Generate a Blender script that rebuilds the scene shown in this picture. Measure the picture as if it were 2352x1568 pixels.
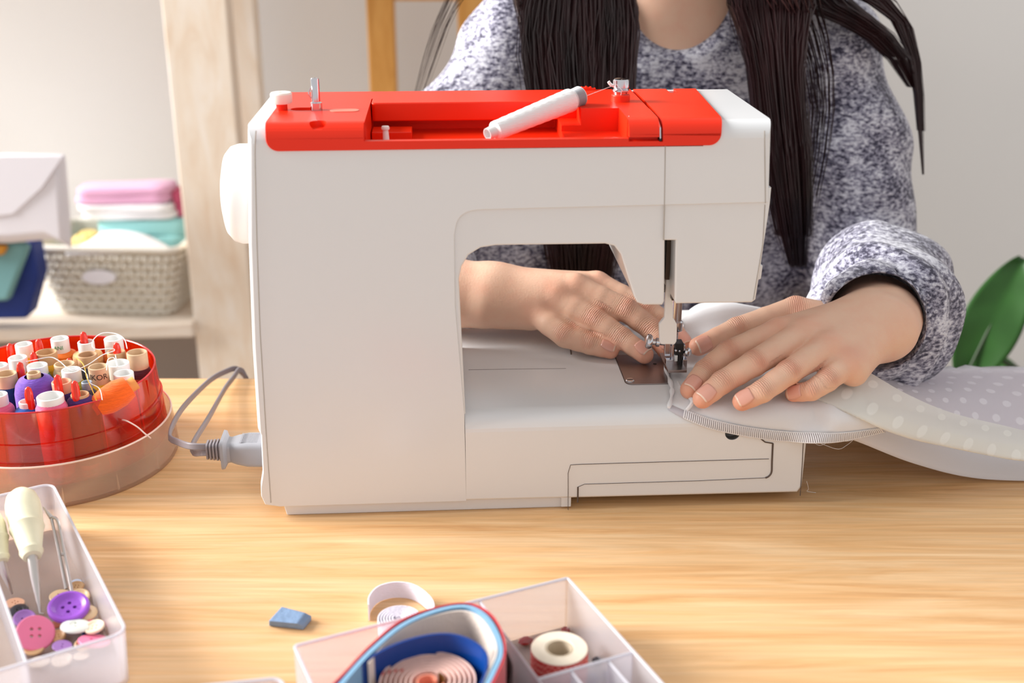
import bpy, bmesh, math, random
import numpy as np
from mathutils import Vector, Matrix

for _o in list(bpy.data.objects):
    bpy.data.objects.remove(_o, do_unlink=True)
SC = bpy.context.scene
COL = SC.collection
random.seed(7)
rng = np.random.default_rng(11)

# ------------------------------------------------------------------ camera
F = 2700.0                                  # focal length in pixels of the 2352 x 1568 frame
PITCH = math.radians(21.0)
CAM = np.array([0.0, -0.755, 0.4244])
FW = np.array([0, math.cos(PITCH), -math.sin(PITCH)])
UP = np.array([0, math.sin(PITCH), math.cos(PITCH)])
RT = np.array([1.0, 0, 0])
cd = bpy.data.cameras.new('camera')
cam = bpy.data.objects.new('camera', cd)
COL.objects.link(cam)
cam.location = CAM
cam.rotation_euler = (math.pi / 2 - PITCH, 0, 0)
cd.sensor_width = 36.0
cd.lens = F / 2352 * 36.0
cd.clip_start = 0.02
cd.dof.use_dof = True
cd.dof.focus_distance = 0.87
cd.dof.aperture_fstop = 5.4
SC.camera = cam

# ------------------------------------------------------------------ light
w = bpy.data.worlds.new('room_daylight')
SC.world = w
w.use_nodes = True
w.node_tree.nodes['Background'].inputs['Color'].default_value = (1.0, 0.985, 0.97, 1)
w.node_tree.nodes['Background'].inputs['Strength'].default_value = 0.54
def area(name, loc, target, sx, sy, power, color):
    ld = bpy.data.lights.new(name, 'AREA')
    ld.shape = 'RECTANGLE'; ld.size = sx; ld.size_y = sy; ld.energy = power; ld.color = color
    o = bpy.data.objects.new(name, ld); COL.objects.link(o)
    o.location = loc
    d = Vector(target) - Vector(loc)
    o.rotation_euler = d.to_track_quat('-Z', 'Y').to_euler()
    return o
area('window_light', (-5.2, 0.6, 2.45), (0.05, 0.25, 0.0), 2.8, 2.8, 660, (1.0, 0.985, 0.96))
SC.view_settings.view_transform = 'Standard'
SC.view_settings.look = 'None'
SC.view_settings.gamma = 1.0
SC.view_settings.use_curve_mapping = False
SC.view_settings.exposure = 0.42

# ------------------------------------------------------------------ measuring helpers
def ray(px, py): return FW + RT * (px - 1176) / F - UP * (py - 784) / F
def on_z(px, py, z):
    d = ray(px, py); return CAM + d * ((z - CAM[2]) / d[2])
def on_y(px, py, y):
    d = ray(px, py); return CAM + d * ((y - CAM[1]) / d[1])
YAW = math.radians(3.4)
MO = on_z(980, 1180, 0.0)                   # foot of the sewing machine's rear face
MX = np.array([math.cos(YAW), math.sin(YAW), 0]); MY = np.array([-math.sin(YAW), math.cos(YAW), 0])
def ML(px, py, yl):                         # point in the machine's own axes, at depth yl behind its rear face
    d = ray(px, py); t = ((MO - CAM) @ MY + yl) / (d @ MY); p = CAM + d * t - MO
    return (p @ MX, p @ MY, p[2])
def MLZ(px, py, z):
    p = on_z(px, py, z) - MO
    return (p @ MX, p @ MY, z)
def m2w(p): return MO + MX * p[0] + MY * p[1] + np.array([0, 0, p[2]])

# ------------------------------------------------------------------ materials
def s2l(c):
    return tuple(((v / 255) / 12.92 if v / 255 <= 0.04045 else ((v / 255 + 0.055) / 1.055) ** 2.4) for v in c)
MATS = {}
def mat(name, rgb, rough=0.5, metal=0.0, spec=0.5, sheen=0.0, sub=0.0, bump=None, vary=None, coat=0.0):
    """rgb in sRGB 0-255; bump=(scale, strength, stretch xyz); vary=(scale, amount, stretch)"""
    if name in MATS: return MATS[name]
    m = bpy.data.materials.new(name); m.use_nodes = True
    nt = m.node_tree; p = nt.nodes['Principled BSDF']
    c = s2l(rgb)
    p.inputs['Base Color'].default_value = (*c, 1)
    p.inputs['Roughness'].default_value = rough
    p.inputs['Metallic'].default_value = metal
    p.inputs['Specular IOR Level'].default_value = spec
    p.inputs['Sheen Weight'].default_value = sheen
    p.inputs['Coat Weight'].default_value = coat
    if sub:
        p.inputs['Subsurface Weight'].default_value = sub
        p.inputs['Subsurface Radius'].default_value = (1.0, 0.35, 0.2)
        p.inputs['Subsurface Scale'].default_value = 0.004
    def noise(scale, stretch, detail=4):
        tc = nt.nodes.new('ShaderNodeTexCoord'); mp = nt.nodes.new('ShaderNodeMapping')
        mp.inputs['Scale'].default_value = stretch
        n = nt.nodes.new('ShaderNodeTexNoise'); n.inputs['Scale'].default_value = scale; n.inputs['Detail'].default_value = detail
        nt.links.new(tc.outputs['Object'], mp.inputs['Vector']); nt.links.new(mp.outputs[0], n.inputs['Vector'])
        return n
    if vary:
        n = noise(vary[0], vary[2] if len(vary) > 2 else (1, 1, 1))
        r = nt.nodes.new('ShaderNodeValToRGB')
        a = vary[1]
        r.color_ramp.elements[0].position = 0.3; r.color_ramp.elements[1].position = 0.7
        r.color_ramp.elements[0].color = (*[max(0, v * (1 - a)) for v in c], 1)
        r.color_ramp.elements[1].color = (*[min(1, v * (1 + a)) for v in c], 1)
        nt.links.new(n.outputs['Fac'], r.inputs['Fac']); nt.links.new(r.outputs[0], p.inputs['Base Color'])
    if bump:
        n = noise(bump[0], bump[2] if len(bump) > 2 else (1, 1, 1))
        b = nt.nodes.new('ShaderNodeBump'); b.inputs['Strength'].default_value = bump[1]; b.inputs['Distance'].default_value = 0.001
        nt.links.new(n.outputs['Fac'], b.inputs['Height']); nt.links.new(b.outputs[0], p.inputs['Normal'])
    MATS[name] = m
    return m
def clear_plastic(name, tint, body, opacity, rough=0.15, gloss=0.12):
    """thin see-through plastic: tinted transparent + a little body colour + reflection"""
    if name in MATS: return MATS[name]
    m = bpy.data.materials.new(name); m.use_nodes = True
    nt = m.node_tree; nt.nodes.remove(nt.nodes['Principled BSDF'])
    out = nt.nodes['Material Output']
    tr = nt.nodes.new('ShaderNodeBsdfTransparent'); tr.inputs[0].default_value = (*s2l(tint), 1)
    di = nt.nodes.new('ShaderNodeBsdfDiffuse'); di.inputs[0].default_value = (*s2l(body), 1)
    tl = nt.nodes.new('ShaderNodeBsdfTranslucent'); tl.inputs[0].default_value = (*s2l(body), 1)
    gl = nt.nodes.new('ShaderNodeBsdfGlossy'); gl.inputs['Roughness'].default_value = rough
    a = nt.nodes.new('ShaderNodeMixShader'); a.inputs[0].default_value = 0.5
    nt.links.new(di.outputs[0], a.inputs[1]); nt.links.new(tl.outputs[0], a.inputs[2])
    b = nt.nodes.new('ShaderNodeMixShader'); b.inputs[0].default_value = opacity
    nt.links.new(tr.outputs[0], b.inputs[1]); nt.links.new(a.outputs[0], b.inputs[2])
    lw = nt.nodes.new('ShaderNodeLayerWeight'); lw.inputs[0].default_value = 0.25
    mu = nt.nodes.new('ShaderNodeMath'); mu.operation = 'MULTIPLY_ADD'; mu.inputs[1].default_value = 0.45; mu.inputs[2].default_value = gloss * 0.4
    nt.links.new(lw.outputs['Fresnel'], mu.inputs[0])
    c = nt.nodes.new('ShaderNodeMixShader')
    nt.links.new(mu.outputs[0], c.inputs[0]); nt.links.new(b.outputs[0], c.inputs[1]); nt.links.new(gl.outputs[0], c.inputs[2])
    nt.links.new(c.outputs[0], out.inputs['Surface'])
    MATS[name] = m
    return m

# ------------------------------------------------------------------ mesh helpers
class MB:
    """collects shapes into one mesh"""
    def __init__(self): self.v = []; self.f = []
    def add(self, V, Fc):
        o = len(self.v); self.v += [tuple(map(float, p)) for p in V]; self.f += [tuple(i + o for i in q) for q in Fc]; return self
    def box(self, lo, hi):
        x0, y0, z0 = lo; x1, y1, z1 = hi
        return self.add([(x0, y0, z0), (x1, y0, z0), (x1, y1, z0), (x0, y1, z0), (x0, y0, z1), (x1, y0, z1), (x1, y1, z1), (x0, y1, z1)],
                        [(0, 3, 2, 1), (4, 5, 6, 7), (0, 1, 5, 4), (1, 2, 6, 5), (2, 3, 7, 6), (3, 0, 4, 7)])
    def lathe(self, prof, n=32, frame=None, closed=False, caps=True):
        """prof: list of (r, h) along the axis; frame=(origin, axis)"""
        o, ax = frame if frame else ((0, 0, 0), (0, 0, 1))
        ax = np.array(ax, float); ax /= np.linalg.norm(ax)
        a = np.cross(ax, [0, 0, 1.0]) if abs(ax[2]) < 0.9 else np.cross(ax, [0, 1.0, 0])
        a /= np.linalg.norm(a); b = np.cross(ax, a); o = np.array(o, float)
        V = []; Fc = []
        for r, h in prof:
            for i in range(n):
                t = 2 * math.pi * i / n
                V.append(o + ax * h + a * r * math.cos(t) + b * r * math.sin(t))
        m = len(prof)
        for j in range(m if closed else m - 1):
            for i in range(n):
                k = (j + 1) % m
                Fc.append((j * n + i, j * n + (i + 1) % n, k * n + (i + 1) % n, k * n + i))
        if not closed and caps:
            Fc.append(tuple(reversed(range(n)))); Fc.append(tuple((m - 1) * n + i for i in range(n)))
        return self.add(V, Fc)
    def tube(self, path, r, n=8, caps=True):
        P = np.array(path, float); m = len(P)
        R = np.full(m, r) if np.isscalar(r) else np.array(r, float)
        T = np.gradient(P, axis=0); T /= np.maximum(np.linalg.norm(T, axis=1, keepdims=True), 1e-9)
        ref = np.array([0, 0, 1.0]) if abs(T[0][2]) < 0.9 else np.array([0, 1.0, 0])
        a = np.cross(T[0], ref); a /= np.linalg.norm(a)
        V = []
        for i in range(m):
            a = a - T[i] * (a @ T[i]); a /= max(np.linalg.norm(a), 1e-9); b = np.cross(T[i], a)
            for k in range(n):
                t = 2 * math.pi * k / n
                V.append(P[i] + (a * math.cos(t) + b * math.sin(t)) * R[i])
        Fc = [(j * n + i, j * n + (i + 1) % n, (j + 1) * n + (i + 1) % n, (j + 1) * n + i) for j in range(m - 1) for i in range(n)]
        if caps: Fc += [tuple(reversed(range(n))), tuple((m - 1) * n + i for i in range(n))]
        return self.add(V, Fc)
    def ribbon(self, path, width, thick, closed=False, wvec=(0, 0, 1)):
        """flat band: path is the lower edge's centre line, width along wvec (vector or per-point list)"""
        P = np.array(path, float); m = len(P)
        if closed: T = np.roll(P, -1, 0) - np.roll(P, 1, 0)
        else: T = np.gradient(P, axis=0)
        W = np.array(wvec, float)
        if W.ndim == 1: W = np.repeat(W[None], m, 0)
        N = np.cross(T, W); N /= np.maximum(np.linalg.norm(N, axis=1, keepdims=True), 1e-9)
        h = thick / 2; V = []
        for i in range(m):
            V += [P[i] - N[i] * h, P[i] + N[i] * h, P[i] + N[i] * h + W[i] * width, P[i] - N[i] * h + W[i] * width]
        Fc = []
        for j in range(m if closed else m - 1):
            k = (j + 1) % m
            for i in range(4): Fc.append((j * 4 + i, j * 4 + (i + 1) % 4, k * 4 + (i + 1) % 4, k * 4 + i))
        if not closed: Fc += [(3, 2, 1, 0), ((m - 1) * 4, (m - 1) * 4 + 1, (m - 1) * 4 + 2, (m - 1) * 4 + 3)]
        return self.add(V, Fc)
    def prism(self, pts, vec):
        """polygon (3-D points) pushed along vec"""
        n = len(pts); P = [np.array(p, float) for p in pts]; v = np.array(vec, float)
        return self.add(P + [p + v for p in P], [tuple(range(n)), tuple(reversed(range(n, 2 * n)))] + [((i + 1) % n, i, n + i, n + (i + 1) % n) for i in range(n)])
    def build(self, name, m, parent=None, origin=None, smooth=0.6, local=False, bevel=0, fix=True):
        """coordinates are world unless local; the origin is the parent's place or the given base"""
        V = np.array(self.v, float)
        if not local:
            if parent is not None: V = V - np.array(BASE[parent.name])
            elif origin is not None: V = V - np.array(origin, float)
        me = bpy.data.meshes.new(name)
        me.from_pydata(V.tolist(), [], self.f)
        if fix:
            bm = bmesh.new(); bm.from_mesh(me); bmesh.ops.recalc_face_normals(bm, faces=bm.faces); bm.to_mesh(me); bm.free()
        if smooth:
            me.polygons.foreach_set('use_smooth', [True] * len(me.polygons)); me.set_sharp_from_angle(angle=smooth)
            for q in me.polygons:
                if len(q.vertices) > 8: q.use_smooth = False
        me.materials.append(m)
        o = bpy.data.objects.new(name, me); COL.objects.link(o)
        if parent is not None: o.parent = parent
        elif origin is not None: o.location = origin
        if bevel:
            b = o.modifiers.new('bevel', 'BEVEL'); b.width = bevel; b.segments = 3; b.limit_method = 'ANGLE'; b.angle_limit = 0.6; b.harden_normals = False
        return o
BASE = {}
def tag(o, label=None, cat=None, group=None, kind=None):
    if label: o['label'] = label
    if cat: o['category'] = cat
    if group: o['group'] = group
    if kind: o['kind'] = kind
    return o
def thing(name, loc, label=None, cat=None, group=None, kind=None, rz=0.0):
    o = bpy.data.objects.new(name, None); COL.objects.link(o)
    o.location = loc; o.rotation_euler = (0, 0, rz); o.empty_display_size = 0.02
    BASE[o.name] = tuple(loc)
    return tag(o, label, cat, group, kind)
def catmull(pts, n=8, closed=False):
    P = np.array(pts, float); m = len(P); out = []
    segs = m if closed else m - 1
    for i in range(segs):
        if closed: a, b, c, d = P[(i - 1) % m], P[i], P[(i + 1) % m], P[(i + 2) % m]
        else: a, b, c, d = P[max(i - 1, 0)], P[i], P[i + 1], P[min(i + 2, m - 1)]
        for k in range(n):
            t = k / n
            out.append(0.5 * (2 * b + (c - a) * t + (2 * a - 5 * b + 4 * c - d) * t * t + (3 * b - a - 3 * c + d) * t ** 3))
    if not closed: out.append(P[-1])
    return np.array(out)
def resample(P, n):
    P = np.array(P, float); L = np.r_[0, np.cumsum(np.linalg.norm(np.diff(P, axis=0), axis=1))]
    t = np.linspace(0, L[-1], n)
    return np.stack([np.interp(t, L, P[:, k]) for k in range(P.shape[1])], 1)
def round_poly(pts, radii, n=6):
    """round the corners of a 2-D polygon"""
    out = []; m = len(pts); P = [np.array(p, float) for p in pts]
    for i in range(m):
        r = radii[i] if not np.isscalar(radii) else radii
        if r <= 0: out.append(tuple(P[i])); continue
        a = P[i - 1] - P[i]; b = P[(i + 1) % m] - P[i]
        la, lb = np.linalg.norm(a), np.linalg.norm(b); a /= la; b /= lb
        ang = math.acos(max(-1, min(1, a @ b))); d = min(r / math.tan(ang / 2), la * 0.49, lb * 0.49); r2 = d * math.tan(ang / 2)
        bis = a + b; bis /= np.linalg.norm(bis); c = P[i] + bis * (r2 / math.sin(ang / 2))
        p0 = P[i] + a * d; p1 = P[i] + b * d
        a0 = math.atan2(*(p0 - c)[::-1]); a1 = math.atan2(*(p1 - c)[::-1])
        da = (a1 - a0 + math.pi) % (2 * math.pi) - math.pi
        for k in range(n + 1):
            t = a0 + da * k / n; out.append((c[0] + r2 * math.cos(t), c[1] + r2 * math.sin(t)))
    return out
def outline_solid(pts, wts, y0, y1, R, n=6):
    """solid from an (x, z) outline, its rim at y0 rounded by R times each edge's weight"""
    P = np.array(pts, float); m = len(P)
    area2 = sum(P[i][0] * P[(i + 1) % m][1] - P[(i + 1) % m][0] * P[i][1] for i in range(m))
    if area2 < 0: P = P[::-1]; wts = [wts[(m - 2 - i) % m] for i in range(m)]
    V = []; Fc = []
    rings = [(R * (1 - math.sin(a)), y0 + R * (1 - math.cos(a))) for a in np.linspace(0, math.pi / 2, n + 1)] if R > 0 else [(0, y0)]
    rings.append((0, y1))
    for ins, y in rings:
        for i in range(m):
            e1 = P[i] - P[i - 1]; e2 = P[(i + 1) % m] - P[i]
            n1 = np.array([-e1[1], e1[0]]) / np.linalg.norm(e1); n2 = np.array([-e2[1], e2[0]]) / np.linalg.norm(e2)
            d1, d2 = wts[i - 1] * ins, wts[i] * ins
            det = n1[0] * n2[1] - n1[1] * n2[0]
            if abs(det) < 0.12: v = (n1 + n2) / 2 * (d1 + d2) / 2
            else: v = np.array([(d1 * n2[1] - d2 * n1[1]) / det, (n1[0] * d2 - n2[0] * d1) / det])
            p = P[i] + v; V.append((p[0], y, p[1]))
    k = len(rings)
    for j in range(k - 1):
        for i in range(m): Fc.append((j * m + i, j * m + (i + 1) % m, (j + 1) * m + (i + 1) % m, (j + 1) * m + i))
    Fc.append(tuple(reversed(range(m)))); Fc.append(tuple((k - 1) * m + i for i in range(m)))
    return MB().add(V, Fc)
def boolean(o, cutters, op='DIFFERENCE'):
    for c in cutters:
        md = o.modifiers.new('b', 'BOOLEAN'); md.operation = op; md.solver = 'EXACT'; md.use_self = True; md.object = c
    dg = bpy.context.evaluated_depsgraph_get(); dg.update()
    me = bpy.data.meshes.new_from_object(o.evaluated_get(dg))
    me.name = o.data.name
    o.modifiers.clear(); o.data = me
    for c in cutters: bpy.data.objects.remove(c, do_unlink=True)
    return o
def resharp(o, angle=0.5):
    me = o.data; me.polygons.foreach_set('use_smooth', [True] * len(me.polygons)); me.set_sharp_from_angle(angle=angle)
    for q in me.polygons:
        if len(q.vertices) > 6: q.use_smooth = False
def sheet(curves, nu, nv, closed_u=False, thick=0.0, wob=0.0, seed=0, wf=1.0, xyz=None):
    """loft a surface through 3-D curves (each a list of points)"""
    C = np.array([resample(catmull(c, 10), nu) for c in curves])        # k, nu, 3
    k = len(curves)
    G = np.array([resample(catmull(C[:, i], 8), nv) for i in range(nu)])   # nu, nv, 3
    if wob:
        r = np.random.default_rng(seed)
        u = np.linspace(0, 1, nu)[:, None]; v = np.linspace(0, 1, nv)[None]
        h = 0
        for _ in range(7):
            a, b, ph = r.normal(0, 7 * wf), r.normal(0, 4 * wf), r.uniform(0, 6.28)
            h = h + np.sin(a * u + b * v + ph + 1.3 * np.sin(3 * u + 2 * v * r.normal()))
        G[:, :, 2] += wob * h / 3
    if xyz is not None: G = xyz(G)
    V = G.reshape(-1, 3)
    Fc = [(i * nv + j, (i + 1) * nv + j, (i + 1) * nv + j + 1, i * nv + j + 1) for i in range(nu - 1) for j in range(nv - 1)]
    return V, Fc, G
def set_uv(o, nu, nv):
    me = o.data; uv = me.uv_layers.new(name='UVMap')
    L = np.zeros(len(me.loops), int); me.loops.foreach_get('vertex_index', L)
    d = np.stack([(L // nv) / (nu - 1), (L % nv) / (nv - 1)], 1).astype(np.float32).ravel()
    uv.data.foreach_set('uv', d)

# ------------------------------------------------------------------ implicit surfaces (for bodies and hands)
class Field:
    def __init__(self, lo, hi, h):
        self.lo = np.array(lo, float); self.h = h
        self.n = np.ceil((np.array(hi) - self.lo) / h).astype(int) + 1
        self.ax = [self.lo[i] + h * np.arange(self.n[i]) for i in range(3)]
        self.d = np.full(self.n, 0.05, np.float32)
    def region(self, lo, hi):
        s = []
        for i in range(3):
            a = max(0, int((lo[i] - self.lo[i]) / self.h)); b = min(self.n[i], int((hi[i] - self.lo[i]) / self.h) + 2)
            if b <= a: return None
            s.append(slice(a, b))
        X, Y, Z = np.meshgrid(*[self.ax[i][s[i]] for i in range(3)], indexing='ij')
        return tuple(s), np.stack([X, Y, Z], -1).astype(np.float32)
    def smin(self, a, b, k):
        if k <= 0: return np.minimum(a, b)
        h = np.maximum(k - np.abs(a - b), 0) / k
        return np.minimum(a, b) - h * h * k * 0.25
    def apply(self, s, d, k, sub=False):
        if sub: self.d[s] = -self.smin(-self.d[s], d, k)
        else: self.d[s] = self.smin(self.d[s], d, k)
    def cap_d(self, P, a, b, ra, rb, sq=None):
        a = np.array(a, np.float32); b = np.array(b, np.float32)
        ab = b - a; t = np.clip(((P - a) @ ab) / max(ab @ ab, 1e-12), 0, 1)
        q = P - a - t[..., None] * ab
        if sq is not None:                        # squash along a direction: sq=(direction, factor)
            dv = np.array(sq[0], np.float32); dv /= np.linalg.norm(dv)
            q = q + (q @ dv)[..., None] * dv * (1 / sq[1] - 1)
        return np.linalg.norm(q, axis=-1) - (ra + (rb - ra) * t)
    def cap(self, a, b, ra, rb, k=0.004, sub=False, sq=None):
        r = max(ra, rb) * (1.0 if sq is None else max(1, sq[1])) + k + self.h * 3
        lo = np.minimum(a, b) - r; hi = np.maximum(a, b) + r
        g = self.region(lo, hi)
        if g: self.apply(g[0], self.cap_d(g[1], a, b, ra, rb, sq), k, sub)
    def chain(self, pts, rs, k_in, k_out, sq=None):
        """a limb: its own segments blend by k_in, then the limb joins the rest by k_out"""
        pts = np.array(pts, float); r = max(rs) + k_out + self.h * 3
        g = self.region(pts.min(0) - r, pts.max(0) + r)
        if not g: return
        d = None
        for i in range(len(pts) - 1):
            e = self.cap_d(g[1], pts[i], pts[i + 1], rs[i], rs[i + 1], sq)
            d = e if d is None else self.smin(d, e, k_in)
        self.apply(g[0], d, k_out)
    def ell(self, c, r, k=0.004, sub=False, rot=None):
        c = np.array(c, float); r = np.array(r, float); R = r.max() + k + self.h * 3
        g = self.region(c - R, c + R)
        if not g: return
        q = g[1] - c.astype(np.float32)
        if rot is not None: q = q @ np.array(rot, np.float32)
        k0 = np.linalg.norm(q / r, axis=-1); k1 = np.linalg.norm(q / (r * r), axis=-1)
        self.apply(g[0], k0 * (k0 - 1) / np.maximum(k1, 1e-6), k, sub)
    def mesh(self, smooth=1):
        v = self.d; ins = v < 0; n = self.n
        c = sum(ins[a:n[0] - 1 + a, b:n[1] - 1 + b, e:n[2] - 1 + e].astype(np.int8) for a in (0, 1) for b in (0, 1) for e in (0, 1))
        act = (c > 0) & (c < 8)
        I = np.argwhere(act); idx = np.full(act.shape, -1, np.int64); idx[act] = np.arange(len(I))
        pos = np.zeros((len(I), 3)); cnt = np.zeros(len(I))
        cor = [(a, b, e) for a in (0, 1) for b in (0, 1) for e in (0, 1)]
        val = {q: v[I[:, 0] + q[0], I[:, 1] + q[1], I[:, 2] + q[2]] for q in cor}
        for q in cor:
            for ax in range(3):
                if q[ax]: continue
                q2 = list(q); q2[ax] = 1; q2 = tuple(q2)
                m = (val[q] < 0) != (val[q2] < 0)
                t = val[q][m] / (val[q][m] - val[q2][m])
                p = np.array(q, float)[None].repeat(m.sum(), 0); p[:, ax] += t
                pos[m] += p; cnt[m] += 1
        V = (I + pos / cnt[:, None]) * self.h + self.lo
        Q = []
        for ax in range(3):
            o = [i for i in range(3) if i != ax]
            s0 = [slice(None)] * 3; s1 = [slice(None)] * 3; s0[ax] = slice(0, -1); s1[ax] = slice(1, None)
            a = ins[tuple(s0)]; b = ins[tuple(s1)]
            E = np.argwhere(a != b)
            ok = (E[:, o[0]] > 0) & (E[:, o[1]] > 0) & (E[:, o[0]] < n[o[0]] - 1) & (E[:, o[1]] < n[o[1]] - 1)
            E = E[ok]
            def cell(da, db):
                e = E.copy(); e[:, o[0]] += da; e[:, o[1]] += db; return idx[e[:, 0], e[:, 1], e[:, 2]]
            q = np.stack([cell(-1, -1), cell(0, -1), cell(0, 0), cell(-1, 0)], 1)
            fl = a[tuple(E.T)] if len(E) else np.zeros(0, bool)
            if ax == 1: fl = ~fl
            q[~fl] = q[~fl][:, ::-1]
            Q.append(q[(q >= 0).all(1)])
        Q = np.concatenate(Q)
        for _ in range(smooth):
            S = np.zeros_like(V); N = np.zeros(len(V))
            for i in range(4):
                for j in (1, 3):
                    np.add.at(S, Q[:, i], V[Q[:, (i + j) % 4]]); np.add.at(N, Q[:, i], 1)
            V = V * 0.4 + 0.6 * S / np.maximum(N, 1)[:, None]
        return V, Q
def np_mesh(name, V, Q):
    me = bpy.data.meshes.new(name)
    me.vertices.add(len(V)); me.vertices.foreach_set('co', np.asarray(V, np.float32).ravel())
    me.loops.add(len(Q) * 4); me.loops.foreach_set('vertex_index', np.asarray(Q, np.int32).ravel())
    me.polygons.add(len(Q)); me.polygons.foreach_set('loop_start', np.arange(0, len(Q) * 4, 4, dtype=np.int32))
    me.update(calc_edges=True); me.validate()
    me.polygons.foreach_set('use_smooth', [True] * len(me.polygons))
    return me

# ================================================================== the room
def wood(name, dark, mid, light, scale=1.0, rough=0.42, axis='X', stretch=9.0, fibre=0.12, contrast=(0.28, 0.52, 0.78)):
    m = bpy.data.materials.new(name); m.use_nodes = True; nt = m.node_tree; p = nt.nodes['Principled BSDF']
    L = nt.links
    tc = nt.nodes.new('ShaderNodeTexCoord')
    def mapped(k, st):
        mp = nt.nodes.new('ShaderNodeMapping'); s = [k * st] * 3; s['XYZ'.index(axis)] = k
        mp.inputs['Scale'].default_value = s; L.new(tc.outputs['Object'], mp.inputs['Vector']); return mp
    n1 = nt.nodes.new('ShaderNodeTexNoise'); n1.inputs['Scale'].default_value = 1.0; n1.inputs['Detail'].default_value = 7; n1.inputs['Distortion'].default_value = 1.8; n1.inputs['Roughness'].default_value = 0.6
    L.new(mapped(3.2 * scale, stretch).outputs[0], n1.inputs['Vector'])
    r = nt.nodes.new('ShaderNodeValToRGB'); e = r.color_ramp.elements
    e[0].position = contrast[0]; e[0].color = (*s2l(dark), 1); e[1].position = contrast[2]; e[1].color = (*s2l(light), 1)
    x = e.new(contrast[1]); x.color = (*s2l(mid), 1)
    L.new(n1.outputs['Fac'], r.inputs['Fac'])
    n2 = nt.nodes.new('ShaderNodeTexNoise'); n2.inputs['Scale'].default_value = 1.0; n2.inputs['Detail'].default_value = 4
    L.new(mapped(14 * scale, 26).outputs[0], n2.inputs['Vector'])
    r2 = nt.nodes.new('ShaderNodeMapRange'); r2.inputs['From Min'].default_value = 0.3; r2.inputs['From Max'].default_value = 0.7
    r2.inputs['To Min'].default_value = 1 - fibre; r2.inputs['To Max'].default_value = 1 + fibre * 0.5
    L.new(n2.outputs['Fac'], r2.inputs['Value'])
    mx = nt.nodes.new('ShaderNodeMix'); mx.data_type = 'RGBA'; mx.blend_type = 'MULTIPLY'; mx.inputs[0].default_value = 1
    L.new(r.outputs[0], mx.inputs[6]); L.new(r2.outputs[0], mx.inputs[7])
    L.new(mx.outputs[2], p.inputs['Base Color'])
    p.inputs['Roughness'].default_value = rough; p.inputs['Specular IOR Level'].default_value = 0.4
    b = nt.nodes.new('ShaderNodeBump'); b.inputs['Strength'].default_value = 0.15; b.inputs['Distance'].default_value = 0.0006
    L.new(n2.outputs['Fac'], b.inputs['Height']); L.new(b.outputs[0], p.inputs['Normal'])
    return m
M_TABLE = wood('oak_veneer', (194, 138, 84), (220, 174, 122), (232, 195, 150), stretch=15, contrast=(0.2, 0.44, 0.7))
M_PINE = wood('pale_pine', (230, 208, 184), (240, 227, 210), (246, 240, 232), scale=1.3, axis='Z', stretch=5, fibre=0.04, rough=0.6)
M_HONEY = wood('honey_wood', (196, 136, 62), (214, 156, 80), (226, 172, 98), scale=1.5, axis='Z', stretch=6, fibre=0.06, rough=0.5)
M_PINEX = wood('pale_pine_board', (226, 206, 186), (238, 226, 212), (244, 238, 230), scale=1.2, axis='X', stretch=6, fibre=0.05, rough=0.6)
M_WALL = mat('wall_paint', (220, 219, 218), 0.9, spec=0.2, bump=(60, 0.08), vary=(2.0, 0.015))
M_FLOOR = mat('floor_boards', (150, 130, 110), 0.6, vary=(6, 0.12, (1, 8, 1)))

tag(MB().box((-3, 1.62, -0.74), (3, 1.74, 1.9)).build('wall_back', M_WALL, origin=(0, 1.62, -0.74), smooth=0),
    'plain pale grey painted wall behind the shelf and the seamstress', kind='structure')
tag(MB().box((-3, -1.6, -0.8), (3, 1.74, -0.74)).build('floor', M_FLOOR, origin=(0, 0, -0.74), smooth=0),
    'brown floor under the sewing table', kind='structure')

tb = thing('sewing_table', (0, -0.1, -0.74), 'light oak sewing table with straight wood grain under the machine', 'table')
MB().box((-1.05, -0.42, -0.032), (1.05, 0.2553, 0.0)).build('tabletop', M_TABLE, tb, smooth=0, bevel=0.0015)
for sx in (-0.98, 0.92):
    for sy in (-0.38, 0.16):
        MB().box((sx, sy, -0.74), (sx + 0.06, sy + 0.06, -0.032)).build('leg', M_PINE, tb, smooth=0, bevel=0.002)
MB().box((-0.94, 0.18, -0.10), (0.94, 0.2, -0.032)).build('apron', M_PINE, tb, smooth=0)

# ------------------------------------------------------------------ shelving unit at the left
ZS = -0.285
bc = thing('shelf_unit', (-0.9, 1.35, -0.74), 'pale whitewashed pine shelf unit with a thick upright post', 'shelf')
MB().box((-0.563, 1.20, -0.74), (-0.458, 1.243, 0.75)).build('front_post', M_PINE, bc, smooth=0, bevel=0.003)
MB().box((-0.545, 1.46, -0.74), (-0.470, 1.50, 0.75)).build('rear_post', M_PINE, bc, smooth=0, bevel=0.003)
MB().box((-1.62, 1.13, -0.74), (-1.52, 1.17, 0.75)).build('front_post', M_PINE, bc, smooth=0, bevel=0.003)
MB().box((-1.61, 1.43, -0.74), (-1.53, 1.47, 0.75)).build('rear_post', M_PINE, bc, smooth=0, bevel=0.003)
for z in (ZS, 0.62):
    MB().prism([(-1.6, 1.105, z), (-0.56, 1.18, z), (-0.56, 1.52, z), (-1.6, 1.47, z)], (0, 0, -0.026)).build('shelf_board', M_PINEX, bc, smooth=0, bevel=0.004)
for z in (-0.24, 0.3):
    MB().box((-0.525, 1.243, z), (-0.49, 1.46, z + 0.05)).build('side_rail', M_PINE, bc, smooth=0, bevel=0.002)

MB().box((-1.6, 1.503, -0.74), (-0.50, 1.512, ZS - 0.03)).build('under_shelf_shade_panel', mat('taupe_shade', (158, 148, 142), 0.7), bc, smooth=0)  # added dark sheet; its colour stands in for the shade under the shelf
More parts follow.
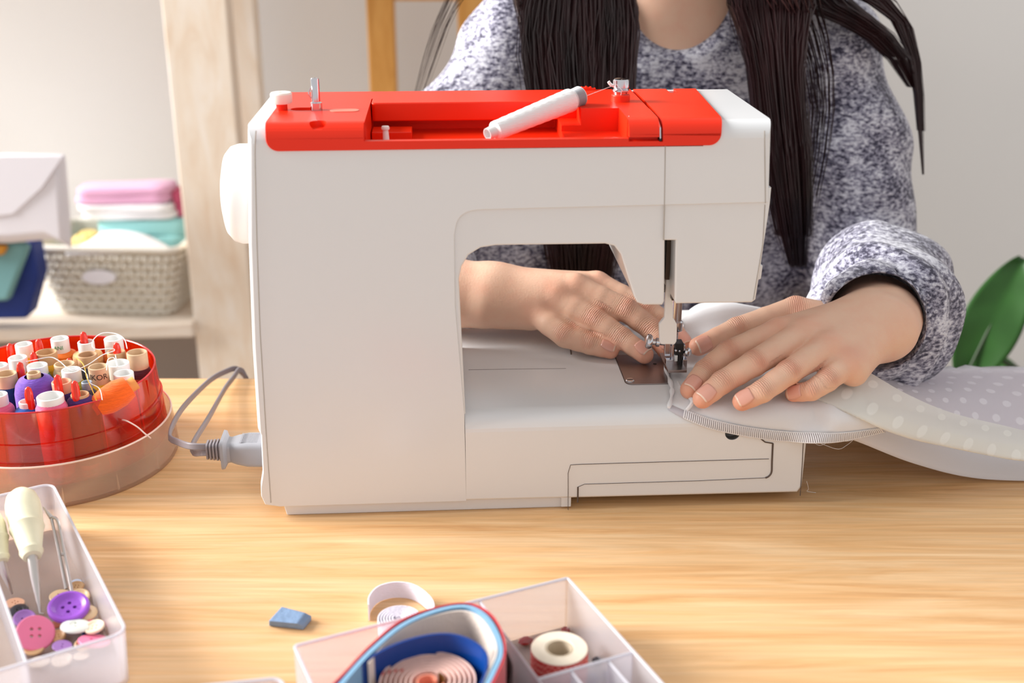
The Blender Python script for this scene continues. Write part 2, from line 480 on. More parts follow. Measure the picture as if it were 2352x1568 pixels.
# honey coloured frame against the wall
fr = thing('wooden_frame', (-0.16, 1.46, -0.74), 'honey-coloured wooden upright frame standing between shelf post and seamstress', 'frame')
for x0, x1 in ((-0.262, -0.213), (-0.098, -0.05)):
    MB().box((x0, 1.43, -0.74), (x1, 1.465, 0.62)).build('upright', M_HONEY, fr, smooth=0, bevel=0.003)
for z in (-0.4, -0.08, 0.2385, 0.53):
    MB().box((-0.213, 1.436, z), (-0.098, 1.459, z + 0.045)).build('rung', M_HONEY, fr, smooth=0, bevel=0.003)

# ------------------------------------------------------------------ woven basket
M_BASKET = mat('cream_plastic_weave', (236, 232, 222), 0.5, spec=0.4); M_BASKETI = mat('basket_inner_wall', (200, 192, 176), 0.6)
M_TAGW = mat('white_tag', (236, 234, 242), 0.5)
bk = thing('storage_basket', (-0.70, 1.30, ZS), 'cream woven plastic basket on the pine shelf holding folded cloth', 'basket')
def brect(t, n=6):
    """basket cross-section (rounded rectangle) at height fraction t, slightly turned"""
    hx = 0.103 + 0.031 * t; hy = 0.075 + 0.018 * t
    pts = round_poly([(-hx, -hy), (hx, -hy), (hx, hy), (-hx, hy)], 0.022, n)
    c, s = math.cos(math.radians(-4)), math.sin(math.radians(-4))
    return [(-0.706 + x * c - y * s, 1.30 + x * s + y * c) for x, y in pts]
HB = 0.128
mb = MB(); V = []; n = len(brect(0))
prof = [(0.0, 0.0), (0.25, 0), (0.5, 0), (0.75, 0), (1.0, 0)]
for t, _ in prof: V += [(x, y, ZS + HB * t) for x, y in brect(t)]
for t in (1.0, 0.5, 0.03): V += [(-0.706 + (x + 0.706) * 0.965, 1.30 + (y - 1.30) * 0.955, ZS + HB * t) for x, y in brect(t)]
k = 8
Fc = [(j * n + i, j * n + (i + 1) % n, (j + 1) * n + (i + 1) % n, (j + 1) * n + i) for j in range(k - 1) for i in range(n)]
Fc += [tuple(reversed(range(n))), tuple((k - 1) * n + i for i in range(n))]
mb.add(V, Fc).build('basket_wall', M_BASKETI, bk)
rim = MB(); pts = [(x, y, ZS + HB) for x, y in brect(1.03, 8)]
P = np.array(pts + [pts[0]]); rim.tube(P, 0.0055, 8, caps=False).build('rim', M_BASKET, bk)
wv = MB()
rows = 8
for rI in range(rows):
    t = (rI + 0.7) / (rows + 0.9)
    ring = resample(np.array(brect(t, 6) + [brect(t, 6)[0]]), 69)
    for cI in range(68):
        a, b = ring[cI], ring[(cI + 1) % 68]
        mid = (a + b) / 2; T = (b - a) / np.linalg.norm(b - a); N = np.array([T[1], -T[0]])
        sgn = 1 if (cI + rI) % 2 else -1
        z = ZS + HB * t
        p0 = np.array([*(mid - T * 0.0042), z - 0.0052 * sgn]); p1 = np.array([*(mid + T * 0.0042), z + 0.0052 * sgn])
        off = np.array([*(N * 0.0016), 0])
        wv.tube([p0 - off, (p0 + p1) / 2 + off * 2.2, p1 - off], [0.0020, 0.0044, 0.0020], 6)
tag(wv.build('weave', M_BASKET, bk), kind='stuff')
c = on_y(228, 636, 1.205)
tg = MB().lathe([(0.0, 0), (0.030, 0), (0.030, 0.002), (0.0, 0.002)], 24, frame=((0, 0, 0), (0, -1, 0)), caps=False).build('name_tag', M_TAGW, bk, local=True)
tg.location = (c[0] - BASE[bk.name][0], 1.2045 - BASE[bk.name][1], c[2] - ZS); tg.scale = (1.0, 1, 0.42); tg.rotation_euler = (math.radians(-8), 0, 0.03)

# folded cloths (rounded slabs with soft layers)
def folded(name, lo, hi, m, label, seed=0, layers=3, group=None, bulge=0.006, skew=0.0):
    lo = np.array(lo); hi = np.array(hi); base = ((lo[0] + hi[0]) / 2, (lo[1] + hi[1]) / 2, lo[2])
    r = np.random.default_rng(seed); mb = MB(); H = (hi[2] - lo[2]) / layers
    t = thing(name, base, label, 'cloth', group)
    for L in range(layers):
        z0 = lo[2] + H * L; V = []
        dx, dy = r.uniform(-0.006, 0.006, 2)
        prof = [(-0.5, 0.0), (-0.05, 0.02), (0.0, 0.2), (0.02, 0.5), (0.0, 0.8), (-0.05, 0.98), (-0.5, 1.0)]
        pl = round_poly([(lo[0], lo[1]), (hi[0], lo[1]), (hi[0], hi[1]), (lo[0], hi[1])], 0.02, 5)
        pl = resample(np.array(pl + [pl[0]]), 49)[:-1]; n = len(pl); ctr = np.array([base[0], base[1]])
        ph = r.uniform(0, 6, 4)
        for g, h in prof:
            for i, q in enumerate(pl):
                a = 2 * math.pi * i / n
                s = 1 + g * (1.0 if g == -0.5 else 0.6) + 0.03 * math.sin(3 * a + ph[0]) * (g > -0.4)
                p = ctr + (q - ctr) * s + (dx, dy)
                z = z0 + H * h + 0.10 * H * math.sin(2 * a + ph[1]) * (h - 0.5) + skew * (p[0] - ctr[0])
                V.append((p[0], p[1], z))
        k = len(prof)
        Fc = [(j * n + i, j * n + (i + 1) % n, (j + 1) * n + (i + 1) % n, (j + 1) * n + i) for j in range(k - 1) for i in range(n)]
        Fc += [tuple(reversed(range(n))), tuple((k - 1) * n + i for i in range(n))]
        MB().add(V, Fc).build('fold', m, t, smooth=1.2)
    return t
def yx(px0, py0, px1, py1, y):
    a = on_y(px0, py1, y); b = on_y(px1, py0, y); return a[0], a[2], b[0], b[2]
M_PINK = mat('pink_cloth', (226, 172, 206), 0.85, sheen=0.3, bump=(300, 0.3)); M_WHITEC = mat('white_cloth', (238, 237, 240), 0.85, sheen=0.2, bump=(300, 0.3))
M_TEAL = mat('teal_cloth', (150, 208, 208), 0.85, sheen=0.2); M_RASP = mat('raspberry_cloth', (206, 92, 126), 0.85)
M_NAVY = mat('navy_cloth', (20, 48, 126), 0.7, vary=(9, 0.3)); M_SEA = mat('sea_green_cloth', (118, 168, 172), 0.8)
M_YEL = mat('yellow_yarn', (238, 216, 140), 0.9, bump=(220, 0.9, (1, 1, 4)))
y0 = 1.31
x0, z0, x1, z1 = yx(215, 506, 424, 560, y0)
folded('folded_cloth', (x0, y0, ZS + 0.004), (x1, y0 + 0.068, z1), M_TEAL, 'teal folded cloth at the bottom of the stack in the basket', 1, 5)
x0, z0, x1, z2 = yx(186, 470, 400, 506, y0)
folded('folded_cloth', (x0, y0, z1 + 0.001), (x1, y0 + 0.066, z2), M_WHITEC, 'white folded cloth between the pink and teal cloths', 2, 2)
x0, z0, x1, z3 = yx(172, 432, 388, 470, y0)
folded('folded_cloth', (x0, y0, z2 + 0.001), (x1, y0 + 0.066, z3), M_PINK, 'pink folded cloth on top of the basket stack', 3, 2, skew=0.03)
x0, z0, x1, z4 = yx(392, 438, 416, 490, y0 + 0.02)
folded('folded_cloth', (x0, y0 + 0.02, z1 + 0.001), (x1, y0 + 0.07, z4), M_RASP, 'small raspberry cloth roll beside the pink folded cloth', 4, 2)
# ball of yarn in the basket
yc = on_y(206, 562, 1.27)
yb = thing('yarn_ball', (yc[0], yc[1], ZS + 0.004), 'pale yellow ball of yarn in the basket', 'yarn')
mb = MB(); mb.lathe([(0.034 * math.sin(a), -0.034 * math.cos(a)) for a in np.linspace(0.02, math.pi - 0.02, 14)], 22, frame=((yc[0], yc[1], yc[2] - 0.008), (0, 0, 1)))
mb.build('ball', M_YEL, yb)
for q in range(9):
    ax = rng.normal(size=3); ax /= np.linalg.norm(ax); a = np.cross(ax, [0.3, 0.2, 0.9]); a /= np.linalg.norm(a); b = np.cross(ax, a)
    MB().tube([np.array([yc[0], yc[1], yc[2] - 0.008]) + 0.0345 * (a * math.cos(t) + b * math.sin(t)) for t in np.linspace(0, 6.3, 28)], 0.0012, 5).build('strand', M_YEL, yb)
MB().lathe([(0.03, 0), (0.028, yc[2] - 0.036 - ZS)], 16, frame=((yc[0], yc[1], ZS + 0.004), (0, 0, 1))).build('core', M_YEL, yb)
# white cloth heaped over the front of the basket
cv = []
for row in range(7):
    t = row / 6
    yy = 1.205 + 0.11 * t
    line = []
    for px in np.linspace(150, 400, 9):
        u = (px - 150) / 250
        py = 581 - (62 * math.sin(math.pi * min(1, max(0, (u * 0.9 + 0.02)))) ** 0.9 - 20 * u * t) * math.sin(math.pi * 0.62 * t) ** 0.8 + 2.5 * math.sin(9 * u + 4 * t) * t
        p = on_y(px, py, yy); line.append(p)
    cv.append(line)
V, Fc, G = sheet(cv, 40, 20)
o = MB().add(V, Fc).build('white_cloth', M_WHITEC, origin=(-0.70, 1.25, ZS + HB), fix=False, smooth=2)
tag(o, 'crumpled white cloth heaped over the front rim of the basket', 'cloth')
sm = o.modifiers.new('thickness', 'SOLIDIFY'); sm.thickness = 0.004

# fabrics left of the basket and the white packet lying on them
x0, z0, x1, z1 = yx(-160, 575, 84, 735, 1.14)
def slanted(name, px, y, depth, m, label, cat='cloth'):
    P = [on_y(a, b, y) for a, b in px]; mb = MB().prism(P, (0, depth, 0))
    base = (float(np.mean([p[0] for p in P])), y + depth / 2, float(min(p[2] for p in P)))
    return tag(mb.build(name, m, origin=base, bevel=0.006), label, cat)
slanted('folded_fabric', [(-200, 738), (62, 733), (86, 640), (72, 560), (-200, 560)], 1.135, 0.052, M_NAVY, 'navy blue folded fabric standing on the shelf left of the basket')
slanted('folded_fabric', [(-200, 705), (18, 692), (64, 570), (50, 560), (-200, 560)], 1.113, 0.021, M_SEA, 'sea green folded fabric leaning in front of the navy fabric')
slanted('folded_fabric', [(-60, 590), (6, 588), (16, 566), (-60, 562)], 1.098, 0.014, mat('mustard_cloth', (214, 150, 56), 0.8), 'mustard scrap of fabric under the white packet')
# white packet : loft between outline rings
A = [(-200, 362), (20, 352), (150, 354), (160, 470), (166, 570), (120, 548), (20, 558), (-200, 556)]
def pk(cx, cy, s, y): return [on_y(cx + (a - cx) * s, cy + (b - cy) * s, y) for a, b in A]
rings = [pk(10, 458, 0.25, 1.074), pk(10, 458, 0.85, 1.076), pk(10, 458, 1.0, 1.09), pk(10, 458, 0.985, 1.135), pk(10, 458, 0.6, 1.14)]
V = [p for r in rings for p in r]; n = 8
Fc = [(j * n + i, j * n + (i + 1) % n, (j + 1) * n + (i + 1) % n, (j + 1) * n + i) for j in range(4) for i in range(n)] + [tuple(reversed(range(n))), tuple(4 * n + i for i in range(n))]
o = MB().add(V, Fc).build('white_packet', mat('white_paper', (236, 234, 242), 0.7, spec=0.3), origin=(-0.95, 1.14, -0.13), smooth=0.5)
tag(o, 'white wrapped packet with a sharp corner lying above the blue fabric', 'packet')
MB_ = o.modifiers.new('bevel', 'BEVEL'); MB_.width = 0.004; MB_.segments = 2

fl = MB().prism([on_y(a, b, 1.071) for a, b in ((-200, 366), (20, 358), (146, 358), (96, 432), (30, 492), (-200, 520))], (0, 0.003, 0)).build('flap', mat('white_paper', (236, 234, 242), 0.7, spec=0.3), o, local=True, bevel=0.001)
fl.location = -o.location
# ------------------------------------------------------------------ plant at the right
M_LEAF = mat('leaf_green', (40, 84, 28), 0.45, spec=0.4, vary=(14, 0.25), bump=(40, 0.2)); M_STEM = mat('stem_green', (52, 72, 40), 0.6)
M_POT = mat('grey_pot', (120, 116, 112), 0.7)
pl = thing('potted_plant', (0.80, 0.72, -0.74), 'potted plant with a broad glossy green leaf at the right wall', 'plant')
MB().lathe([(0.085, 0), (0.11, 0.2), (0.118, 0.2), (0.118, 0.225), (0.108, 0.225), (0.105, 0.19), (0.0, 0.19)], 32, frame=((0.80, 0.72, -0.74), (0, 0, 1)), caps=False).build('pot', M_POT, pl)
def leaf(base, tip, nrm, width, name='leaf'):
    base = np.array(base); tip = np.array(tip); ax = tip - base; L = np.linalg.norm(ax); ax /= L
    nrm = np.array(nrm, float); nrm -= ax * (nrm @ ax); nrm /= np.linalg.norm(nrm); sd = np.cross(ax, nrm)
    nu, nv = 25, 13; V = []
    for i in range(nu):
        t = i / (nu - 1)
        wd = width * (math.sin(math.pi * min(1, t * 0.93 + 0.05)) ** 0.6) * (1 - 0.25 * t) + 0.0005
        for j in range(nv):
            s = (j / (nv - 1) - 0.5) * 2
            dz = 0.10 * width * abs(s) ** 1.3 * 2 - 0.25 * width * (t - 0.5) ** 2 * 4 + 0.02 * width * math.sin(17 * t + 3 * abs(s)) * abs(s)
            V.append(base + ax * L * t + sd * s * wd + nrm * dz)
    Fc = [(i * nv + j, (i + 1) * nv + j, (i + 1) * nv + j + 1, i * nv + j + 1) for i in range(nu - 1) for j in range(nv - 1)]
    o = MB().add(V, Fc).build(name, M_LEAF, pl, smooth=2, fix=False)
    md = o.modifiers.new('thickness', 'SOLIDIFY'); md.thickness = 0.001
    rr = MB().tube(catmull([base, base + ax * L * 0.5 - nrm * 0.0012, tip - ax * L * 0.03 - nrm * 0.25 * width], 6), [0.0022] * 6 + [0.0015] * 6 + [0.0008], 6).build('midrib', M_STEM, o, local=True)
    rr.location = -Vector(BASE[pl.name])
    return o
YP = 0.66
b_ = on_y(2262, 850, YP); t_ = on_y(2330, 590, YP + 0.03)
leaf(on_y(2216, 868, YP), on_y(2352, 590, YP + 0.05), (-0.35, -1, 0.35), 0.042)
J = on_y(2352, 862, YP + 0.02)
crown = np.array([0.80, 0.72, -0.54])
def stem(pts): MB().tube(catmull(pts, 8), 0.0036, 7).build('stem', M_STEM, pl)
stem([crown, (0.79, 0.70, -0.3), J + np.array([0.02, 0, -0.05]), J, on_y(2310, 832, YP + 0.015), on_y(2284, 814, YP + 0.014)])
for bx, by, bz, tx, ty, tz, wd in ((0.88, 0.74, -0.2, 0.98, 0.78, -0.02, 0.06), (0.84, 0.80, -0.22, 0.9, 0.95, -0.1, 0.06), (0.76, 0.80, -0.3, 0.68, 0.92, -0.22, 0.05), (0.86, 0.66, -0.33, 0.95, 0.56, -0.26, 0.05)):
    stem([crown, ((bx + 0.80) / 2, (by + 0.72) / 2, -0.4), (bx, by, bz)]); leaf((bx, by, bz), (tx, ty, tz), (0, -0.5, 1), wd)

# ================================================================== the sewing machine (built in its own axes: x right, y away, z up)
M_SHELL = mat('machine_shell', (226, 227, 229), 0.22, spec=0.5)
M_CAPW = mat('machine_end_cap', (232, 232, 231), 0.25, spec=0.5)
M_RED = mat('red_plastic', (236, 44, 10), 0.36, spec=0.35)
M_DARK = mat('dark_seam', (84, 70, 62), 0.6)
M_BLACK = mat('black_metal', (26, 24, 24), 0.4)
M_CHROME = mat('chrome', (214, 214, 220), 0.12, metal=1.0)
M_STEEL = mat('brushed_steel', (170, 160, 158), 0.32, metal=1.0, bump=(180, 0.12, (1, 14, 1)))
M_WPL = mat('white_plastic', (240, 240, 238), 0.3, spec=0.5)
M_THREADW = mat('white_thread', (240, 240, 240), 0.8, sheen=0.2, bump=(240, 0.5, (1, 1, 6)))
M_HOLE = mat('hole_dark', (40, 34, 32), 0.8)
M_PALEPINK = mat('pale_pink_inset', (248, 150, 128), 0.5)

mm = thing('sewing_machine', tuple(MO), 'white sewing machine with a bright red top cover seen from behind', 'sewing machine', rz=YAW)
def mxz(pts, yl=0.0): return [(ML(a, b, yl)[0], ML(a, b, yl)[2]) for a, b in pts]
ZT = 0.2835
DA = 0.132; DB = 0.176; ZB = 0.078
xl0, xl1 = ML(602, 1150, 0)[0], ML(565, 300, 0)[0]
xr1, xrc = ML(1776, 290, 0)[0], ML(1771, 467, 0)[0]
zc = ML(1400, 478, 0)[2]
xcol = 0.029
# column and upper arm
crease = [(1771, 467), (1090, 485), (1062, 496), (1046, 535)]
capp = [ML(a, b, 0)[::2] for a, b in ((607, 1161), (597, 1140), (596, 1112), (600, 1085), (596, 1000), (588, 984), (576, 800), (567, 560), (565, 330))]
pA = [(xl0 + 0.012, 0.0085)] + capp + [(xl1, ZT), (xr1, ZT)] + mxz([(1771, 467), (1300, 479), (1110, 484)])
cv = catmull([ML(1110, 484, 0)[::2], ML(1078, 488, 0)[::2], ML(1055, 505, 0)[::2], ML(1046, 540, 0)[::2]], 4)
pA += [tuple(q) for q in cv[1:]] + [(ML(1048, 700, 0)[0], ML(1048, 700, 0)[2]), (xcol, 0.079), (xcol, 0.0085)]
nC = len(capp)
wA = [0.12] * 3 + [0.16] * 3 + [0.3] * (nC - 6) + [0.4, 1.0, 0.3] + [0.10] * (len(pA) - nC - 6) + [0.10, 0.0, 0.12]
wA = (wA + [0.3] * len(pA))[:len(pA)]
arm = outline_solid(pA, wA, 0.0, DA, 0.011).build('column_and_arm', M_SHELL, mm, local=True, smooth=0.35)
# lower arm and head, set back a little from the upper panel
arch = [(1051, 1000), (1054, 640), (1060, 612), (1076, 586), (1104, 569), (1140, 563.5), (1390, 560), (1411, 565), (1426, 584), (1457, 682), (1464, 695), (1479, 700.5), (1521, 700.5),
        (1526, 692), (1527, 552), (1552, 552), (1549, 690), (1553, 697.5), (1727, 695), (1736, 688), (1769, 467)]
Y2 = 0.0016
pB = [(xcol + 0.0005, 0.0785)] + mxz(arch[1:], Y2)
top = [(pB[-1][0], zc + 0.012), (ML(1100, 475, 0)[0], zc + 0.006), (0.012, zc + 0.006), (0.012, 0.0785)]
pB += top
wB = [1.0] * (len(pB) - 5) + [0.3, 0, 0, 0, 0]
outline_solid(pB, wB, Y2, DA - 0.004, 0.0013, 4).build('lower_arm_and_head', M_SHELL, mm, local=True, smooth=0.5)
# free arm / bed
xr = ML(1851, 1100, 0)[0]
pC = [(xcol, 0.0075), (xcol, ZB), (xr - 0.001, ZB), (xr, 0.055), (xr - 0.0005, 0.012), (xr - 0.004, 0.0065)]
bed = outline_solid(pC, [0, 1.0, 0.3, 0.25, 0.3, 0.3], 0.0, DB, 0.0135, 8).build('free_arm_bed', M_SHELL, mm, local=True, smooth=0.5)
MB().box((-0.108, 0.1, 0.0085), (xcol + 0.002, DB, ZB)).build('base_front', M_SHELL, mm, local=True, bevel=0.006)
# foot under the column
MB().prism([(-0.1035, 0.004, 0.0088), (-0.1015, 0.004, 0.0), (0.1035, 0.004, 0.0), (0.1035, 0.004, 0.0088)], (0, 0.15, 0)).build('foot', M_SHELL, mm, local=True, bevel=0.001)
MB().box((0.0985, 0.0012, 0.0018), (0.1058, 0.02, 0.012)).build('foot_end', M_SHELL, mm, local=True, bevel=0.0005)
for fx in (0.15, 0.25): MB().lathe([(0.008, 0), (0.008, 0.009)], 20, frame=((fx, 0.12, 0.0), (0, 0, 1))).build('rubber_foot', M_BLACK, mm, local=True)
# seams: fine dark grooves laid into the shell
def seam(pts, yl=-0.0002, r=0.00035, m=M_DARK, n=6):
    P = [ML(a, b, yl) for a, b in pts]
    return MB().tube(resample(np.array(P), max(4, len(P) * n)), r, 5).build('seam', m, mm, local=True)
seam([(1528, 334), (1526, 470), (1524, 551)], 0.0002, 0.0005, mat('grey_seam', (172, 166, 160), 0.6))
seam([(588, 300), (585, 340), (590, 560), (597, 760), (612, 1010), (622, 1154)], -0.0001, 0.0004, mat('grey_seam', (172, 166, 160), 0.6))
seam([(1756, 300), (1758, 466)], -0.0001, 0.0004, mat('grey_seam', (172, 166, 160), 0.6))
seam([(1757, 470), (1752, 560), (1730, 688)], 0.0016, 0.0004, mat('grey_seam', (172, 166, 160), 0.6))
seam([(1305, 1176), (1305, 1068), (1318, 1066.5), (1766, 1053.5)], r=0.00022)
seam([(1327, 1153), (1327.5, 1118)], r=0.0006); seam([(1327.5, 1118), (1331, 1112), (1600, 1104), (1758, 1097)], r=0.0002)
seam([tuple(q) for q in catmull([(1758, 1097), (1766, 1093), (1772, 1083), (1773, 1060), (1775, 1018)], 5)], r=0.0007)
seam([(1775, 1018), (1757, 1015), (1746, 1006), (1743, 990)], r=0.0005)
seam([(1846, 1000), (1843, 1060), (1838, 1138)], r=0.0003)
# screw hole and bobbin-case seam on the bed
hx = ML(1683, 994, 0)
boolean(bed, [MB().lathe([(0.0056, -0.01), (0.0056, 0.008)], 28, frame=((hx[0], 0, hx[2]), (0, 1, 0))).build('cut', M_SHELL, mm, local=True)]); resharp(bed, 0.5)
MB().lathe([(0.00555, 0.0005), (0.0054, 0.0055), (0.0, 0.0075)], 24, frame=((hx[0], 0, hx[2]), (0, 1, 0)), caps=False).build('screw_hole', mat('hole_grey', (110, 106, 102), 0.5), mm, local=True)
def bedline(pts, r=0.00035): MB().tube([(*MLZ(a, b, ZB)[:2], ZB) for a, b in pts], r, 5).build('seam', M_DARK, mm, local=True)
bedline([(1076, 849), (1300, 846)], 0.00022); bedline([(1309, 792), (1312, 814)], 0.0005)

# ------------------------------------------------------------------ red top cover
xc0 = ML(607, 300, 0)[0]; xc1 = ML(1660, 290, 0)[0]; zcb = 0.2668; ZC = ZT + 0.0016
pR = round_poly([(xc0 - 0.0007, zcb), (xc0 + 0.0002, ZC), (xc1, ZC), (xc1 + 0.0005, zcb + 0.0005)], [0.0115, 0.0, 0.0, 0.010], 8)
nR = len(pR)
wR = []
for i in range(nR):
    a, b = pR[i], pR[(i + 1) % nR]
    wR.append(1.0 if a[1] > ZC - 1e-5 and b[1] > ZC - 1e-5 else 0.14)
mbR = outline_solid(pR, wR, -0.0014, 0.127, 0.0105, 8)
mbR.v = [(x + (max(0, x - 0.13) * y * 0.9), y, z) for x, y, z in mbR.v]
red = mbR.build('top_cover', M_RED, mm, local=True)
def cutter(lo, hi, taper=0):
    x0, y0, z0 = lo; x1, y1, z1 = hi
    mb = MB().add([(x0 + taper, y0, z0), (x1 - taper, y0, z0), (x1 - taper, y1, z0), (x0 + taper, y1, z0), (x0, y0, z1), (x1, y0, z1), (x1, y1, z1), (x0, y1, z1)],
                  [(0, 3, 2, 1), (4, 5, 6, 7), (0, 1, 5, 4), (1, 2, 6, 5), (2, 3, 7, 6), (3, 0, 4, 7)])
    c = mb.build('cut', M_RED, mm, local=True, smooth=0); return c
xtl = MLZ(849, 236, ZC)[0]; xt2 = ML(1285, 300, 0.05)[0]; xt3 = ML(1335, 270, 0.045)[0]; xt4 = ML(1440, 290, 0.01)[0]
LIP = ML(1000, 319, 0.004)[2]
cuts = [cutter((xtl, 0.0035, 0.2635), (xt2 + 0.002, 0.094, 0.3), 0.0012),
        cutter((xtl, -0.01, LIP), (xt4, 0.006, 0.3), 0.0),
        cutter((xt2, 0.0035, 0.2695), (xt4, 0.046, 0.3), 0.0006),
        cutter((xt2 - 0.004, 0.04, 0.2735), (xt3, 0.094, 0.3), 0.0)]
xs = ML(1519, 310, -0.001)[0]
cuts.append(cutter((xs - 0.0012, -0.01, 0.271), (xs + 0.0012, 0.13, 0.3)))
cuts.append(cutter((ML(1444, 306, 0)[0], -0.01, 0.2715), (xs, 0.0045, 0.2742)))
nx = MLZ(1543, 208, ZC)
cuts.append(cutter((nx[0] - 0.003, 0.108, 0.279), (nx[0] + 0.003, 0.14, 0.3)))
hq = MLZ(730, 280, ZC)
for (cx, cy, rx) in ((hq[0], hq[1], 0.0055),):
    c = MB().lathe([(rx, -0.004), (rx, 0.01)], 28, frame=((cx, cy, ZC), (0, 0, 1))).build('cut', M_RED, mm, local=True); cuts.append(c)
sl = MLZ(715, 250, ZC)
c = MB().prism([(x, y, ZC - 0.004) for x, y in round_poly([(sl[0] - 0.014, sl[1] - 0.006), (sl[0] + 0.007, sl[1] - 0.006), (sl[0] + 0.007, sl[1] + 0.006), (sl[0] - 0.014, sl[1] + 0.006)], 0.0058, 6)], (0, 0, 0.02)).build('cut', M_RED, mm, local=True)
cuts.append(c)
boolean(red, cuts)
resharp(red, 0.45)
boolean(arm, [cutter((xc0 + 0.006, 0.0012, 0.2622), (xc1 - 0.003, 0.126, 0.3)), cutter((xc0 + 0.012, -0.01, 0.2676), (xc1 - 0.012, 0.01, 0.3))])
resharp(arm, 0.35)
for q in arm.data.polygons: q.use_smooth = len(q.vertices) < 9
tray_ = MB().box((xc0 + 0.0065, 0.0016, 0.2624), (xc1 - 0.0035, 0.1255, 0.2672)).build('tray_base', M_RED, mm, local=True, smooth=0)
boolean(tray_, [cutter((xtl, 0.0035, 0.2635), (xt2 + 0.002, 0.094, 0.3), 0.0012), cutter((xs - 0.0012, 0.003, 0.2645), (xs + 0.0012, 0.12, 0.3))])
bv = red.modifiers.new('bevel', 'BEVEL'); bv.width = 0.0007; bv.segments = 2; bv.limit_method = 'ANGLE'; bv.angle_limit = 0.7
# carrying handle lying in its trough behind the tray
hA = [(xtl + 0.0012, 0.074), (xtl + 0.0012, 0.0925), (ML(1333, 250, 0.08)[0], 0.0925), (ML(1333, 250, 0.08)[0], 0.074)]
MB().prism([(x, y, 0.2725) for x, y in round_poly(hA, [0.003, 0.001, 0.001, 0.003], 5)], (0, 0, ZC - 0.2725 + 0.0004)).build('carrying_handle', M_RED, mm, local=True, bevel=0.0012)
# little inner ledge and step in the tray
MB().box((xtl + 0.002, 0.052, 0.262), (ML(945, 290, 0.05)[0], 0.0735, 0.2690)).build('tray_step', M_RED, mm, local=True, bevel=0.0005)
# pale oval inset, white stopper, winder spindle, spool pin
ov = MLZ(791, 254, ZC)
MB().prism([(x, y, ZC - 0.0006) for x, y in round_poly([(ov[0] - 0.0098, ov[1] - 0.005), (ov[0] + 0.0098, ov[1] - 0.005), (ov[0] + 0.0098, ov[1] + 0.005), (ov[0] - 0.0098, ov[1] + 0.005)], 0.0049, 6)], (0, 0, 0.001)).build('oval_inset', M_PALEPINK, mm, local=True)
st = MLZ(648, 252, ZC)
MB().lathe([(0.0038, -0.001), (0.0038, 0.006)], 20, frame=((st[0], st[1], ZC), (0, 0, 1))).build('stopper_post', M_RED, mm, local=True)
MB().lathe([(0.0, 0.0045), (0.0068, 0.0045), (0.0074, 0.0055), (0.0074, 0.0108), (0.0066, 0.0118), (0.002, 0.0118), (0.0018, 0.0105), (0.0, 0.0105)], 28, frame=((st[0], st[1], ZC), (0, 0, 1)), caps=False).build('winder_stopper', mat('milky_plastic', (240, 236, 228), 0.35, sub=0.2), mm, local=True)
sp = MLZ(727, 252, ZC)
MB().lathe([(0.004, -0.003), (0.004, 0.0048), (0.0034, 0.0052), (0.0029, 0.0056), (0.0029, 0.0208), (0.0024, 0.0214), (0.0008, 0.0214), (0.0008, 0.0206), (0.0, 0.0206)], 24, frame=((sp[0], sp[1], ZC), (0, 0, 1)), caps=False).build('winder_spindle', M_CHROME, mm, local=True)
MB().tube(catmull([(sp[0] - 0.0028, sp[1], ZC + 0.0075), (sp[0] - 0.0046, sp[1] - 0.0005, ZC + 0.011), (sp[0] - 0.0028, sp[1], ZC + 0.0155)], 6), 0.0004, 6).build('spindle_spring', M_CHROME, mm, local=True)
pn = ML(886, 318, 0.035)
MB().tube([(pn[0] + 0.0004, 0.034, 0.2636), (pn[0], 0.036, ML(885, 291, 0.035)[2] - 0.002)], [0.0024, 0.0019], 14).build('spool_pin', M_WPL, mm, local=True)
MB().lathe([(0.0, 0), (0.0027, 0), (0.0029, 0.001), (0.0024, 0.0022), (0.0, 0.0022)], 18, frame=((pn[0], 0.036, ML(885, 291, 0.035)[2] - 0.002), (0, 0, 1)), caps=False).build('spool_pin_cap', M_WPL, mm, local=True)
# tension disc on its red block, width dial, thread take-up slot
td = MLZ(1425, 232, ZC)
MB().lathe([(0.0068, -0.001), (0.0066, 0.0045), (0.006, 0.005)], 24, frame=((td[0], td[1], ZC), (0, 0, 1))).build('disc_block', M_RED, mm, local=True, bevel=0.0004)
MB().lathe([(0.0052, 0.005), (0.0056, 0.0068), (0.0062, 0.0072), (0.0062, 0.0080), (0.0054, 0.0084), (0.0050, 0.009), (0.0057, 0.0098), (0.0057, 0.0148), (0.0050, 0.0154), (0.0015, 0.0150), (0.0, 0.0152)], 28, frame=((td[0], td[1], ZC), (0, 0, 1)), caps=False).build('tension_disc', M_CHROME, mm, local=True)
MB().tube(catmull([(td[0] - 0.004, td[1] - 0.002, ZC + 0.0115), (td[0] - 0.007, td[1] - 0.002, ZC + 0.0115), (td[0] - 0.0092, td[1] - 0.002, ZC + 0.0140)], 4), 0.0011, 8).build('disc_lever', M_WPL, mm, local=True)
dl = MLZ(1352, 214, ZC)
MB().lathe([(0.0, 0.0), (0.0165, 0.0), (0.0165, 0.006), (0.0155, 0.0068), (0.0, 0.0068)], 36, frame=((dl[0], 0.122, ZC - 0.0145), (0, 1, 0)), caps=False).build('stitch_dial', M_RED, mm, local=True)
for q in range(-4, 5):
    a = q * 0.2; MB().box((dl[0] + 0.0166 * math.sin(a) - 0.0005, 0.1235, ZC - 0.0145 + 0.0166 * math.cos(a) - 0.0006), (dl[0] + 0.0166 * math.sin(a) + 0.0005, 0.1275, ZC - 0.0145 + 0.0166 * math.cos(a) + 0.0005)).build('dial_ridge', M_RED, mm, local=True, smooth=0)
